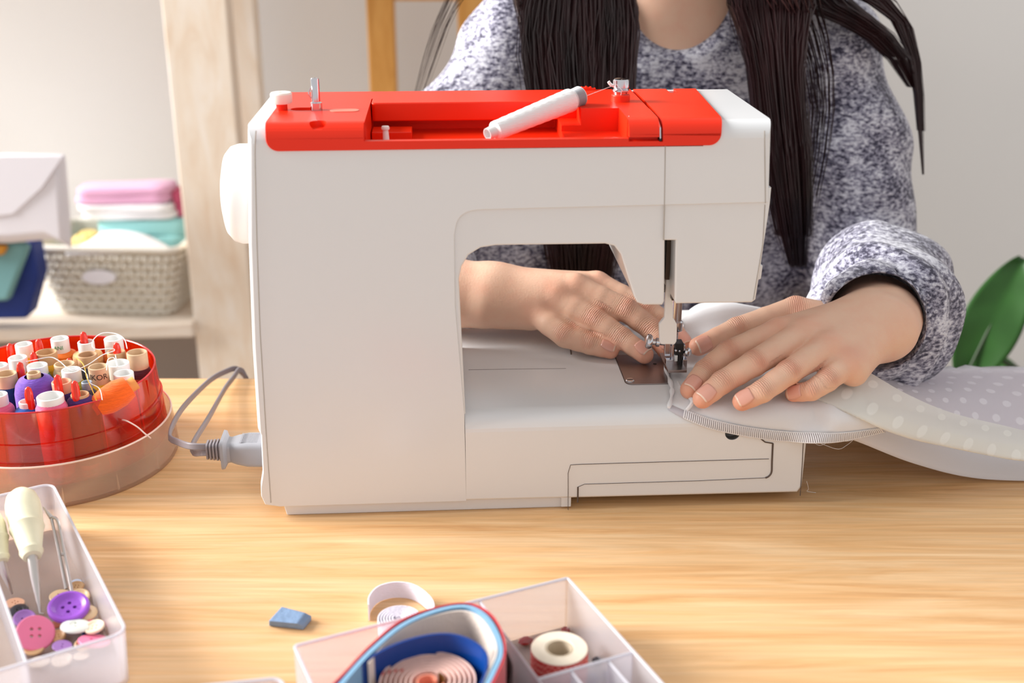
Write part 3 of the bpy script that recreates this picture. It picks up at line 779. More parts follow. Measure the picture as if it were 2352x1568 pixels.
MB().box((xs - 0.001, 0.0002, 0.2712), (xs + 0.0006, 0.07, 0.2726)).build('slot_floor', M_BLACK, mm, local=True)
MB().prism([(xs - 0.0004, 0.0014, 0.2712), (xs - 0.0004, 0.004, 0.2795), (xs - 0.0004, 0.018, 0.2835), (xs - 0.0004, 0.05, 0.2838), (xs - 0.0004, 0.05, 0.2715)], (0.0009, 0, 0)).build('take_up_lever', M_CHROME, mm, local=True)
# hand wheel on the left end
zw = ML(540, 447, 0.05)[2]; xw = ML(566, 447, 0.05)[0]; Rw = (ML(540, 336, 0.05)[2] - ML(540, 560, 0.05)[2]) / 2
MB().lathe([(0.0, -0.004), (Rw * 0.96, -0.004), (Rw, 0.0), (Rw, 0.0065), (Rw * 0.95, 0.0118), (Rw * 0.82, 0.0155), (Rw * 0.55, 0.0178), (0.0, 0.0185)], 56, frame=((xw + 0.003, 0.052, zw), (-1, 0, 0)), caps=False).build('hand_wheel', M_WPL, mm, local=True, smooth=0.7)
# lever tab on the right edge of the head
lt = ML(1748, 625, 0.03)
MB().prism([(lt[0] - 0.002, 0.03, lt[2] - 0.006), (lt[0] + 0.0004, 0.03, lt[2] - 0.005), (lt[0] + 0.0009, 0.03, lt[2] + 0.005), (lt[0] - 0.002, 0.03, lt[2] + 0.0055)], (0, 0.03, 0)).build('thread_cutter', M_SHELL, mm, local=True, bevel=0.0006)

# ------------------------------------------------------------------ needle area
sx0, sx1 = ML(1527, 600, 0.02)[0], ML(1551, 600, 0.02)[0]
MB().box((sx0 - 0.006, 0.05, 0.150), (sx1 + 0.008, 0.055, 0.214)).build('slot_back', M_BLACK, mm, local=True)
MB().box((sx0 + 0.0005, 0.018, 0.17), (sx0 + 0.0035, 0.022, 0.206)).build('lifter_guide', mat('dark_bronze', (72, 58, 48), 0.35, metal=0.8), mm, local=True)
MB().box((sx1 - 0.0022, 0.014, 0.156), (sx1 - 0.0004, 0.02, 0.2065)).build('slot_rail', mat('dark_bronze', (72, 58, 48), 0.35, metal=0.8), mm, local=True)
# presser lifter lever: slim white stem with a paddle
YL = 0.02
lv = [(1531, 560), (1544, 560), (1546, 730), (1551, 737), (1555, 745), (1554, 784), (1550, 790.5), (1519, 790.5), (1515, 785), (1514, 745), (1519, 738), (1526, 730), (1530, 660)]
pp = round_poly(mxz(lv, YL), 0.0012, 3)
MB().prism([(x, YL, z) for x, z in pp], (0, 0.0035, 0)).build('presser_lifter', M_SHELL, mm, local=True, bevel=0.0006)
NX, NY = 0.1905, 0.066
z7 = 0.19
MB().lathe([(0.0034, 0), (0.0034, z7 - 0.104)], 20, frame=((NX - 0.0015, NY + 0.006, 0.104), (0, 0, 1))).build('presser_bar', M_CHROME, mm, local=True)
MB().lathe([(0.0026, 0), (0.0026, z7 - 0.112)], 20, frame=((NX + 0.0035, NY + 0.012, 0.112), (0, 0, 1))).build('needle_bar', M_STEEL, mm, local=True)
MB().lathe([(0.0038, 0), (0.004, 0.001), (0.004, 0.007), (0.003, 0.008)], 18, frame=((NX + 0.0035, NY + 0.012, 0.1095), (0, 0, 1))).build('needle_clamp', M_CHROME, mm, local=True)
MB().tube([(NX + 0.0035, NY + 0.012, 0.11), (NX + 0.0035, NY + 0.012, 0.092), (NX + 0.0035, NY + 0.012, 0.0795)], [0.0009, 0.0006, 0.0002], 10).build('needle', M_CHROME, mm, local=True)
# thumb screw to the left, pressing the ankle onto the bar
ts = ML(1493, 783, NY)
MB().lathe([(0.0, 0), (0.0040, 0), (0.0055, 0.0012), (0.0058, 0.003), (0.0050, 0.0046), (0.0022, 0.0052), (0.0022, 0.0075), (0.0034, 0.008), (0.0034, 0.0105), (0.002, 0.011), (0.002, NX - ts[0])], 26, frame=((ts[0] - 0.0035, NY, ts[2]), (0.99, 0, -0.12)), caps=False).build('thumb_screw', M_CHROME, mm, local=True, smooth=0.8)
# presser foot: ankle, clip, sole with two toes, side screw
fz = ZB + 0.0018
fx, fy, _ = ML(1555, 850, NY)
def fbox(px0, py0, px1, py1, ya, yb, name, m, bevel=0.0004):
    a = ML(px0, py1, ya); b = ML(px1, py0, ya)
    return MB().box((a[0], ya, a[2]), (b[0], yb, b[2])).build(name, m, mm, local=True, smooth=0, bevel=bevel)
fbox(1550, 789, 1571, 815, 0.058, 0.068, 'foot_ankle', M_BLACK)
fbox(1556, 812, 1568, 848, 0.059, 0.066, 'foot_clip', M_BLACK, 0.0008)
fbox(1541, 790, 1550, 838, 0.060, 0.064, 'ankle_leaf', M_CHROME)
fbox(1526, 788, 1541, 818, 0.062, 0.066, 'needle_guard', M_CHROME)
fbox(1549, 816, 1557, 830, 0.0585, 0.062, 'foot_spring', M_WPL)
for a, b in ((1529, 1546), (1567, 1579)):
    fbox(a, 826, b, 850, 0.056, 0.062, 'foot_side', M_CHROME)
fbox(1534, 849.5, 1578, 857, 0.046, 0.082, 'foot_sole', M_STEEL)
fbox(1568, 793, 1575, 838, 0.06, 0.065, 'clip_arm', M_CHROME)
sc_ = ML(1578, 808, 0.06)
MB().lathe([(0.0, 0.003), (0.0022, 0.0028), (0.0033, 0.0018), (0.0034, 0), (0.0018, -0.001), (0.0018, -0.004)], 20, frame=((sc_[0], 0.06, sc_[2]), (0.8, -0.6, 0)), caps=False).build('side_screw', M_CHROME, mm, local=True)
for q in ((1553, 805), (1561, 806)):
    c = ML(*q, 0.0575); MB().lathe([(0.0, -0.0006), (0.0008, -0.0004), (0.001, 0.0005)], 12, frame=((c[0], c[1], c[2]), (0, 1, 0)), caps=False).build('rivet', M_CHROME, mm, local=True)
# needle plate with screw
q = [MLZ(1412, 816, ZB), MLZ(1426, 884, ZB), MLZ(1562, 886, ZB), MLZ(1562, 816, ZB)]
pl2 = round_poly([(q[0][0], q[0][1]), (q[0][0] + 0.0005, q[1][1]), (q[2][0] + 0.02, q[1][1]), (q[2][0] + 0.02, q[0][1])], [0.001, 0.006, 0.004, 0.001], 5)
MB().prism([(x - 0.0006, y - 0.0006 if y < 0.07 else y, ZB - 0.0005) for x, y in pl2], (0, 0, 0.00062)).build('plate_gap', M_DARK, mm, local=True)
MB().prism([(x, y, ZB - 0.0004) for x, y in pl2], (0, 0, 0.0009)).build('needle_plate', M_STEEL, mm, local=True, bevel=0.0003)
sw = MLZ(1447, 875, ZB)
MB().lathe([(0.0, 0.0011), (0.0028, 0.0012), (0.0034, 0.0006), (0.0035, 0.0)], 22, frame=((sw[0], sw[1], ZB + 0.0003), (0, 0, 1)), caps=False).build('plate_screw', M_CHROME, mm, local=True)
MB().box((sw[0] - 0.0024, sw[1] - 0.0004, ZB + 0.0012), (sw[0] + 0.0024, sw[1] + 0.0004, ZB + 0.0017)).build('screw_slot', M_DARK, mm, local=True)
sw = MLZ(1504, 837, ZB)
MB().lathe([(0.0, 0.0003), (0.0014, 0.0002), (0.0014, 0.0)], 16, frame=((sw[0], sw[1], ZB + 0.0005), (0, 0, 1)), caps=False).build('plate_hole', M_HOLE, mm, local=True)
for q in range(2):
    for k in range(6):
        MB().box((NX - 0.004 + q * 0.007, 0.052 + 0.004 * k, ZB), (NX - 0.0015 + q * 0.007, 0.0545 + 0.004 * k, ZB + 0.0013)).build('feed_tooth', M_STEEL, mm, local=True, smooth=0)

# ------------------------------------------------------------------ spool of white thread lying in the tray
a = m2w(ML(1119, 308, 0.012)); b = m2w(ML(1334, 220, 0.062))
ax = (b - a); Ls = float(np.linalg.norm(ax)); ax = ax / Ls
spool = thing('thread_spool', tuple(a), 'white thread spool lying aslant in the red machine tray', 'thread spool')
MB().lathe([(0.0034, 0.0), (0.0038, 0.0), (0.0044, 0.006), (0.0050, Ls - 0.009), (0.0062, Ls - 0.008), (0.0066, Ls), (0.0045, Ls), (0.0034, Ls - 0.006)], 28, frame=(a, ax), closed=True).build('core', mat('pale_spool_core', (226, 226, 226), 0.4), spool)
prof = [(0.0045, 0.006)] + [(0.0064 + 0.0016 * t + 0.0001 * math.sin(60 * t), 0.007 + (Ls - 0.017) * t) for t in np.linspace(0, 1, 40)] + [(0.0052, Ls - 0.0095)]
MB().lathe(prof, 30, frame=(a, ax)).build('thread', M_THREADW, spool)
for q in range(10):
    h = Ls - 0.0074 + 0.0007 * q; MB().lathe([(0.0063 + q * 0.00003, h), (0.0068 + q * 0.00003, h + 0.0002), (0.0063 + q * 0.00003, h + 0.0004)], 24, frame=(a, ax)).build('end_ridge', mat('spool_end_grey', (176, 178, 182), 0.35), spool)
# thread from spool over the disc and down into the slot
tpts = [m2w(ML(1342, 222, 0.064)), m2w((td[0] - 0.004, td[1] - 0.005, ZC + 0.0125)), m2w((td[0] + 0.0, td[1] - 0.0063, ZC + 0.0085)), m2w(ML(1420, 240, 0.07)), m2w(ML(1436, 268, 0.045)), m2w((ML(1448, 300, 0.004)[0], 0.012, ZC + 0.0004))]
tag(MB().tube(tpts, 0.00022, 5).build('sewing_thread', M_THREADW, origin=tuple(tpts[-1])), 'fine white thread running from the spool to the chrome disc', 'thread')

# ------------------------------------------------------------------ power plug and grey flat cable
M_GREY = mat('grey_rubber', (150, 150, 156), 0.45, spec=0.4, bump=(120, 0.1)); M_GREY2 = mat('grey_cable', (136, 128, 132), 0.42, spec=0.4)
pe = ML(597, 1032, 0.03); pw = m2w(pe); pd_ = m2w(ML(480, 1036, 0.03)) - pw; pd_[2] = 0.001; pL = np.linalg.norm(pd_); pd_ /= pL
plug = thing('power_plug', tuple(pw), 'grey power plug and flat cable in the left end of the machine', 'plug')
sd = np.cross(pd_, [0, 0, 1]); sd /= np.linalg.norm(sd); uz = np.array([0, 0, 1.0])
def sect(h, hw, hh, r):
    return [pw + pd_ * h + sd * x + uz * z for x, z in round_poly([(-hw, -hh), (hw, -hh), (hw, hh), (-hw, hh)], r, 4)]
def loft(rings, closed_caps=True):
    n = len(rings[0]); V = [p for r in rings for p in r]
    Fc = [(j * n + i, j * n + (i + 1) % n, (j + 1) * n + (i + 1) % n, (j + 1) * n + i) for j in range(len(rings) - 1) for i in range(n)]
    Fc += [tuple(reversed(range(n))), tuple((len(rings) - 1) * n + i for i in range(n))]
    return MB().add(V, Fc)
loft([sect(-0.006, 0.0125, 0.0095, 0.004), sect(0.008, 0.0122, 0.0095, 0.004), sect(0.016, 0.0105, 0.0085, 0.004), sect(0.0205, 0.0085, 0.0078, 0.004), sect(0.0225, 0.009, 0.008, 0.004), sect(0.0245, 0.0125, 0.0112, 0.004), sect(0.0265, 0.0128, 0.0115, 0.004)]).build('plug_body', M_GREY, plug)
for q in range(14):
    h = 0.001 + q * 0.0009
    MB().box((0, 0, 0), (0, 0, 0)) if False else MB().tube([pw + pd_ * h - sd * 0.008 + uz * 0.0095, pw + pd_ * h + sd * 0.008 + uz * 0.0095], 0.00025, 4).build('grip_line', M_GREY, plug)
loft([sect(0.026, 0.0050, 0.0052, 0.002), sect(0.0385, 0.0042, 0.0048, 0.002)]).build('strain_core', M_GREY2, plug)
for q in range(5):
    h = 0.0272 + q * 0.0024; loft([sect(h, 0.0066 - q * 0.0002, 0.0070 - q * 0.0002, 0.0025), sect(h + 0.0013, 0.0066 - q * 0.0002, 0.0070 - q * 0.0002, 0.0025)]).build('strain_rib', M_GREY2, plug)
e = pw + pd_ * 0.038
def flat_cable(pts, r, name='cable'):
    P = resample(catmull(pts, 10), 60); mb = MB()
    return mb.tube(P, r, 10).build(name, M_GREY2, plug)
tblz = 0.0
c1 = [e + uz * 0.0022 - pd_ * 0.004, e + uz * 0.0028 + pd_ * 0.012, on_z(402, 1012, 0.0385), on_z(390, 1004, 0.0385), on_z(397, 975, 0.036), on_z(425, 930, 0.029), on_z(480, 875, 0.016), on_z(518, 853, 0.010), on_y(545, 856, 0.268) + uz * 0.004, on_y(566, 870, 0.274) + uz * 0.0, on_y(570, 905, 0.274), on_y(570, 1000, 0.28)]
c2 = [e - uz * 0.0022 - pd_ * 0.004, e - uz * 0.0025 + pd_ * 0.004, on_z(447, 1040, 0.028), on_z(440, 1030, 0.030), on_z(450, 1006, 0.030), on_z(480, 958, 0.024), on_z(515, 895, 0.012), on_z(535, 868, 0.008), on_y(550, 856, 0.262) + uz * 0.003, on_y(562, 862, 0.270), on_y(562, 900, 0.272), on_y(562, 1000, 0.278)]
for c in (c1, c2):
    P = resample(catmull(c, 10), 80)
    T = np.gradient(P, axis=0); W = np.cross(T, np.cross([0, 0, 1.0], T)); W = np.repeat(np.array([[0.0, 0.25, 1.0]]), len(P), 0)
    W = W - T * ((W * T).sum(1) / np.maximum((T * T).sum(1), 1e-9))[:, None]; W /= np.linalg.norm(W, axis=1, keepdims=True)
    o = MB().ribbon(P - W * 0.0025, 0.005, 0.0024, wvec=W).build('cable', M_GREY2, plug, bevel=0.0008)

# ================================================================== the seamstress
def skin_mat():
    m = bpy.data.materials.new('skin'); m.use_nodes = True; nt = m.node_tree; p = nt.nodes['Principled BSDF']; L = nt.links
    at = nt.nodes.new('ShaderNodeAttribute'); at.attribute_name = 'red'
    tc = nt.nodes.new('ShaderNodeTexCoord')
    n = nt.nodes.new('ShaderNodeTexNoise'); n.inputs['Scale'].default_value = 70; n.inputs['Detail'].default_value = 4
    L.new(tc.outputs['Object'], n.inputs['Vector'])
    ad = nt.nodes.new('ShaderNodeMath'); ad.operation = 'MULTIPLY_ADD'; ad.inputs[1].default_value = 0.7
    sb = nt.nodes.new('ShaderNodeMath'); sb.operation = 'SUBTRACT'; sb.inputs[1].default_value = 0.42
    L.new(n.outputs['Fac'], sb.inputs[0]); L.new(sb.outputs[0], ad.inputs[0]); L.new(at.outputs['Fac'], ad.inputs[2]); ad.use_clamp = True
    mx = nt.nodes.new('ShaderNodeMix'); mx.data_type = 'RGBA'
    mx.inputs[6].default_value = (*s2l((231, 190, 164)), 1); mx.inputs[7].default_value = (*s2l((226, 148, 122)), 1)
    L.new(ad.outputs[0], mx.inputs[0]); L.new(mx.outputs[2], p.inputs['Base Color'])
    p.inputs['Roughness'].default_value = 0.48; p.inputs['Specular IOR Level'].default_value = 0.35
    p.inputs['Subsurface Weight'].default_value = 0.12; p.inputs['Subsurface Radius'].default_value = (1, 0.35, 0.2); p.inputs['Subsurface Scale'].default_value = 0.003
    # knuckle creases
    cs = nt.nodes.new('ShaderNodeAttribute'); cs.attribute_name = 'along'; cm = nt.nodes.new('ShaderNodeAttribute'); cm.attribute_name = 'crease'
    n3 = nt.nodes.new('ShaderNodeTexNoise'); n3.inputs['Scale'].default_value = 260; L.new(tc.outputs['Object'], n3.inputs['Vector'])
    w1 = nt.nodes.new('ShaderNodeMath'); w1.operation = 'MULTIPLY_ADD'; w1.inputs[1].default_value = 7.0
    L.new(n3.outputs['Fac'], w1.inputs[0]); L.new(cs.outputs['Fac'], w1.inputs[2])
    si = nt.nodes.new('ShaderNodeMath'); si.operation = 'SINE'; L.new(w1.outputs[0], si.inputs[0])
    ml = nt.nodes.new('ShaderNodeMath'); ml.operation = 'MULTIPLY'; L.new(si.outputs[0], ml.inputs[0]); L.new(cm.outputs['Fac'], ml.inputs[1])
    n2 = nt.nodes.new('ShaderNodeTexNoise'); n2.inputs['Scale'].default_value = 600; L.new(tc.outputs['Object'], n2.inputs['Vector'])
    sm = nt.nodes.new('ShaderNodeMath'); sm.operation = 'MULTIPLY_ADD'; sm.inputs[1].default_value = 0.35; L.new(n2.outputs['Fac'], sm.inputs[0]); L.new(ml.outputs[0], sm.inputs[2])
    b = nt.nodes.new('ShaderNodeBump'); b.inputs['Strength'].default_value = 0.55; b.inputs['Distance'].default_value = 0.0007
    L.new(sm.outputs[0], b.inputs['Height']); L.new(b.outputs[0], p.inputs['Normal'])
    return m
M_SKIN = skin_mat()
M_NAIL = mat('fingernail', (230, 170, 152), 0.25, spec=0.5)
M_NAILTIP = mat('fingernail_edge', (240, 208, 188), 0.3)
DORS = np.array([0, -0.36, 0.93])
def hand(fingers, palm, fore, lo, hi, h=0.0011, kf=0.003, web=()):
    """fingers: name -> ([(px, py, z of the skin)], radii); palm: [(a, b, ra, rb)]; fore: limb capsules"""
    f = Field(lo, hi, h)
    for a, b, ra, rb in fore: f.cap(a, b, ra, rb, 0.02)
    for a, b, ra, rb in palm: f.cap(a, b, ra, rb, 0.012)
    for a, b, ra, rb in web: f.cap(a, b, ra, rb, 0.006)
    J = {}
    for n, (pts, rs) in fingers.items():
        C = [np.array(p, float) if len(p) == 3 and abs(p[0]) < 5 else on_z(*p) - DORS * r for p, r in zip(pts, rs)]
        J[n] = (C, rs)
        P = [C[0]]; R = [rs[0]]
        for i in range(3):
            # knuckles slightly thicker than the phalanges between them
            P += [C[i] * 0.5 + C[i + 1] * 0.5 - DORS * 0.0001, C[i + 1]]; R += [(rs[i] + rs[i + 1]) / 2 * 0.975, rs[i + 1]]
        f.chain(P, R, 0.0016, kf)
    V, Q = f.mesh(2)
    red = np.zeros(len(V)); al = np.zeros(len(V)); cr = np.zeros(len(V))
    for n, (C, rs) in J.items():
        for i, wt in ((1, 0.5), (2, 0.35)):
            ax = C[i + 1] - C[i - 1]; ax /= np.linalg.norm(ax); d = V - C[i]
            s = d @ ax; rad = np.linalg.norm(d - s[:, None] * ax, axis=1); up = (d @ DORS) / rs[i]
            m = np.exp(-(s / 0.0055) ** 2) * np.clip(up * 1.6 - 0.1, 0, 1) * (rad < rs[i] * 1.5)
            k = m > cr; cr = np.where(k, m, cr); al = np.where(k, s / 0.00155 * 6.283, al)
            red = np.maximum(red, m * wt)
        d = np.linalg.norm(V - C[3], axis=1); red = np.maximum(red, 0.8 * np.exp(-(d / 0.011) ** 2))
        d = np.linalg.norm(V - C[0] - DORS * 0.008, axis=1); red = np.maximum(red, 0.35 * np.exp(-(d / 0.010) ** 2))
    return V, Q, red, al, cr * 0.9, J
def nail(C, rs, parent, wide=1.0, tilt=0.0):
    ax = C[3] - C[2]; ax /= np.linalg.norm(ax); D = np.array([0, -0.5, 0.86]); D = D - ax * (D @ ax); D /= np.linalg.norm(D); S = np.cross(ax, D)
    if tilt: D, S = D * math.cos(tilt) + S * math.sin(tilt), S * math.cos(tilt) - D * math.sin(tilt)
    r = rs[3]; nu, nv = 11, 9; V = []; tip = []
    for i in range(nu):
        t = i / (nu - 1)
        hw = (0.62 + 0.30 * math.sin(min(1, t * 1.25) * math.pi / 2)) * (1 - 0.25 * max(0, t - 0.85) / 0.15) * wide
        l = -0.0084 + 0.0114 * t
        drop = 0.00022 * (t - 0.45) ** 2 * 12 * (1 if t > 0.45 else 0.4)
        for j in range(nv):
            th = (j / (nv - 1) - 0.5) * 2 * hw
            rr = r + max(0, -l) / np.linalg.norm(C[3] - C[2]) * (rs[2] - r) + 0.00055 - drop
            V.append(C[3] + ax * l + (D * math.cos(th) + S * math.sin(th)) * rr)
    Fc = [(i * nv + j, (i + 1) * nv + j, (i + 1) * nv + j + 1, i * nv + j + 1) for i in range(nu - 1) for j in range(nv - 1)]
    o = MB().add(V, Fc).build('fingernail', M_NAIL, parent, smooth=2, fix=False)
    o.data.materials.append(M_NAILTIP)
    for pI, p in enumerate(o.data.polygons):
        if pI // (nv - 1) >= nu - 2: p.material_index = 1
    md = o.modifiers.new('thickness', 'SOLIDIFY'); md.thickness = 0.0005; md.offset = 0
    return o

person = thing('person', (0.165, 0.5, -0.74), 'person with long dark hair in a marled grey sweater guiding fabric', 'person')
VV, QQ, RR, AA, CC = [], [], [], [], []
def collect(V, Q, red=None, al=None, cr=None):
    o = sum(len(v) for v in VV); VV.append(V); QQ.append(Q + o); z = np.zeros(len(V))
    RR.append(z if red is None else red); AA.append(z if al is None else al); CC.append(z if cr is None else cr)
# hand at the right of the picture
WR = np.array([0.279, 0.093, 0.112])
fR = {'index': ([(1795, 738, .124), (1677, 788, .113), (1622, 833, .101), (1586, 879, .0925)], (.0110, .0092, .0083, .0070)),
      'middle': ([(1852, 740, .127), (1736, 812, .114), (1662, 858, .102), (1616, 899, .0925)], (.0114, .0095, .0085, .0072)),
      'ring': ([(1905, 772, .122), (1815, 834, .110), (1754, 880, .100), (1707, 906, .0915)], (.0108, .0090, .0081, .0069)),
      'pinky': ([(1952, 812, .112), (1904, 855, .103), (1868, 880, .097), (1826, 890, .0905)], (.0098, .0082, .0073, .0061)),
      'thumb': ([(.262, .112, .106), (.226, .128, .112), (.178, .117, .1005), (.146, .104, .0905)], (.015, .0115, .0092, .0075))}
mc = {k: on_z(*fR[k][0][0]) - DORS * fR[k][1][0] for k in ('index', 'middle', 'ring', 'pinky')}
palm = [(WR + np.array([-.004, .016, .004]), mc['index'], .015, .0112), (WR + np.array([-.003, .006, .006]), mc['middle'], .015, .0115), (WR + np.array([-.002, -.006, .003]), mc['ring'], .015, .011), (WR + np.array([0, -.015, -.004]), mc['pinky'], .014, .0105),
        (WR + np.array([-.01, -.012, -.012]), mc['pinky'] + np.array([.006, 0, -.008]), .012, .009), (WR + np.array([-.012, .02, -.008]), np.array([.226, .122, .106]), .014, .0115)]
dR = np.array([0.29, 0.94, -0.16]); dR /= np.linalg.norm(dR); pR_ = np.cross(dR, [0, 0, 1]); pR_ /= np.linalg.norm(pR_)
fore = [(WR + pR_ * s * 0.009, WR + dR * 0.12 + pR_ * s * 0.012, .0205, .029) for s in (-1, 1)] + [(WR + pR_ * 0.012 + np.array([-.004, 0, -.004]), WR + dR * .03 + pR_ * .010, .018, .02)]
V, Q, r_, a_, c_, JR = hand(fR, palm, fore, (0.105, -0.02, 0.070), (0.36, 0.215, 0.158))
collect(V, Q, r_, a_, c_)
# hand at the left of the picture, seen through the arch
WL = np.array([-0.020, 0.163, 0.1125])
fL = {'index': ([(1372, 630, .131), (1485, 688, .116), (1545, 735, .102), (1574, 778, .092)], (.0112, .0094, .0084, .0070)),
      'middle': ([(1322, 636, .134), (1440, 690, .119), (1500, 738, .105), (1532, 788, .0930)], (.0115, .0098, .0088, .0074)),
      'ring': ([(1275, 660, .127), (1368, 712, .1135), (1430, 757, .102), (1482, 799, .0925)], (.0112, .0096, .0086, .0072)),
      'pinky': ([(1232, 694, .115), (1299, 753, .102), (1357, 775, .096), (1404, 792, .0910)], (.0108, .0090, .0078, .0064)),
      'thumb': ([(-.005, .183, .105), (.035, .193, .104), (.07, .188, .097), (.098, .176, .091)], (.014, .011, .009, .0075))}
ml_ = {k: on_z(*fL[k][0][0]) - DORS * fL[k][1][0] for k in ('index', 'middle', 'ring', 'pinky')}
palm = [(WL + np.array([.004, .012, .004]), ml_['index'], .015, .0112), (WL + np.array([.004, .004, .006]), ml_['middle'], .016, .0115), (WL + np.array([.003, -.006, .003]), ml_['ring'], .015, .011), (WL + np.array([.002, -.012, -.004]), ml_['pinky'], .014, .0105),
        (WL + np.array([.018, -.006, -.014]), ml_['pinky'] + np.array([-.004, .004, -.006]), .011, .009), (WL + np.array([.01, .016, -.006]), np.array([.035, .188, .104]), .013, .011)]
jt = lambda k, i: on_z(*fL[k][0][i]) - DORS * fL[k][1][i]
dn = np.array([0, 0, 1.0])
webL = [((jt(a, 0) + jt(b, 0)) / 2 - dn * .003, (jt(a, 1) + jt(b, 1)) / 2 - dn * .0065, .009, .0062) for a, b in (('pinky', 'ring'), ('ring', 'middle'), ('middle', 'index'))]
webL += [((jt('pinky', 1) + jt('ring', 1)) / 2 - dn * .0065, (jt('pinky', 2) + jt('ring', 2)) / 2 - dn * .005, .0062, .0055)]
dL = np.array([-0.30, 0.93, -0.20]); dL /= np.linalg.norm(dL); pL_ = np.cross(dL, [0, 0, 1]); pL_ /= np.linalg.norm(pL_)
dW = np.array([-0.97, 0.16, 0.03]); W2 = WL + dW * 0.05
fore = [(WL + pL_ * s * 0.005 + np.array([0, 0, s * 0.004]), W2 + pL_ * s * 0.006, .021, .0245) for s in (-1, 1)] + [(W2, W2 + dL * 0.12, .026, .031)]
V, Q, r_, a_, c_, JL = hand(fL, palm, fore, (-0.16, 0.075, 0.066), (0.155, 0.29, 0.158), 0.0012, web=webL)
collect(V, Q, r_, a_, c_)
# head, neck and upper chest
f = Field((-0.02, 0.30, 0.02), (0.36, 0.60, 0.72), 0.005); cx = 0.165
f.ell((cx, 0.497, 0.17), (0.15, 0.088, 0.17), 0.03)
f.cap((cx - .12, .48, .285), (cx + .12, .48, .285), .03, .03, .05)
f.cap((cx, .475, .27), (cx, .455, .47), .062, .052, .05)
f.ell((cx, .462, .60), (.072, .092, .098), .03); f.ell((cx, .415, .53), (.054, .062, .062), .04); f.ell((cx, .375, .485), (.024, .022, .02), .03)
f.cap((cx, .372, .585), (cx, .352, .548), .009, .013, .014)
for s in (-1, 1):
    f.ell((cx + s * .030, .366, .588), (.017, .012, .012), .012, sub=True); f.ell((cx + s * .075, .462, .572), (.010, .018, .032), .008)
    f.cap((cx, .368, .519), (cx + s * .018, .373, .521), .007, .004, .006)
    f.cap((cx + s * .03, .438, .30), (cx + s * .12, .462, .305), .012, .010, .03)
V, Q = f.mesh(2); rr = np.zeros(len(V)); lipd = np.linalg.norm((V - np.array([cx, .366, .519])) / np.array([.024, .015, .010]), axis=1); rr = np.clip(1.6 - lipd, 0, 1); collect(V, Q, rr)
V = np.concatenate(VV); Q = np.concatenate(QQ)
me = np_mesh('body', V - np.array(BASE['person']), Q)
for nm, D in (('red', RR), ('along', AA), ('crease', CC)):
    at = me.attributes.new(nm, 'FLOAT', 'POINT'); at.data.foreach_set('value', np.concatenate(D).astype(np.float32))
me.materials.append(M_SKIN)
body = bpy.data.objects.new('body', me); COL.objects.link(body); body.parent = person
BASE['body'] = BASE['person']
def nails(J, names, tilt=0.0):
    for n in names:
        C, rs = J[n]; nail(C, rs, body, tilt=tilt)
nails(JR, ('index', 'middle', 'ring'), -0.15); nails(JR, ('pinky',), -0.5); nails(JR, ('thumb',), -0.6)
nails(JL, ('index', 'middle', 'ring', 'pinky'), -0.15); nails(JL, ('thumb',), 0.5)
M_EYE = mat('eye_white', (236, 232, 228), 0.2)
for s in (-1, 1):
    MB().lathe([(0.0115 * math.sin(a), -0.0115 * math.cos(a)) for a in np.linspace(0.01, 3.13, 10)], 16, frame=((cx + s * .030, .376, .588), (0, 0, 1))).build('eye', M_EYE, body)
    MB().lathe([(0.0, 0.0122), (0.005, 0.0112)], 14, frame=((cx + s * .030, .376, .588), (0, -1, -0.3)), caps=False).build('iris', mat('iris_brown', (50, 30, 20), 0.2), body)

# ------------------------------------------------------------------ sweater
def knit():
    m = bpy.data.materials.new('marled_knit'); m.use_nodes = True; nt = m.node_tree; p = nt.nodes['Principled BSDF']; L = nt.links
    tc = nt.nodes.new('ShaderNodeTexCoord')
    def nz(s, st, d=3):
        mp = nt.nodes.new('ShaderNodeMapping'); mp.inputs['Scale'].default_value = st; L.new(tc.outputs['Object'], mp.inputs['Vector'])
        n = nt.nodes.new('ShaderNodeTexNoise'); n.inputs['Scale'].default_value = s; n.inputs['Detail'].default_value = d; n.inputs['Roughness'].default_value = 0.6; L.new(mp.outputs[0], n.inputs['Vector']); return n
    a = nz(290, (0.65, 0.65, 1.2), 4); b = nz(28, (1, 1, 1), 2)
    ad = nt.nodes.new('ShaderNodeMath'); ad.operation = 'MULTIPLY_ADD'; ad.inputs[1].default_value = 0.55
    sb = nt.nodes.new('ShaderNodeMath'); sb.operation = 'SUBTRACT'; sb.inputs[1].default_value = 0.5
    L.new(b.outputs['Fac'], sb.inputs[0]); L.new(sb.outputs[0], ad.inputs[0]); L.new(a.outputs['Fac'], ad.inputs[2])
    r = nt.nodes.new('ShaderNodeValToRGB'); e = r.color_ramp.elements
    e[0].position = 0.36; e[0].color = (*s2l((62, 60, 78)), 1); e[1].position = 0.64; e[1].color = (*s2l((214, 214, 224)), 1)
    x = e.new(0.48); x.color = (*s2l((142, 140, 158)), 1)
    L.new(ad.outputs[0], r.inputs['Fac']); L.new(r.outputs[0], p.inputs['Base Color'])
    p.inputs['Roughness'].default_value = 0.9; p.inputs['Sheen Weight'].default_value = 0.25; p.inputs['Specular IOR Level'].default_value = 0.15
    bm = nt.nodes.new('ShaderNodeBump'); bm.inputs['Strength'].default_value = 0.6; bm.inputs['Distance'].default_value = 0.0015
    L.new(a.outputs['Fac'], bm.inputs['Height']); L.new(bm.outputs[0], p.inputs['Normal'])
    return m
M_KNIT = knit()
f = Field((-0.27, 0.06, -0.31), (0.52, 0.63, 0.37), 0.005)
f.ell((cx, .48, .12), (.165, .105, .235), .03); f.ell((cx, .49, -.10), (.155, .12, .22), .06)
f.cap((.02, .475, .275), (.298, .475, .275), .052, .052, .05)
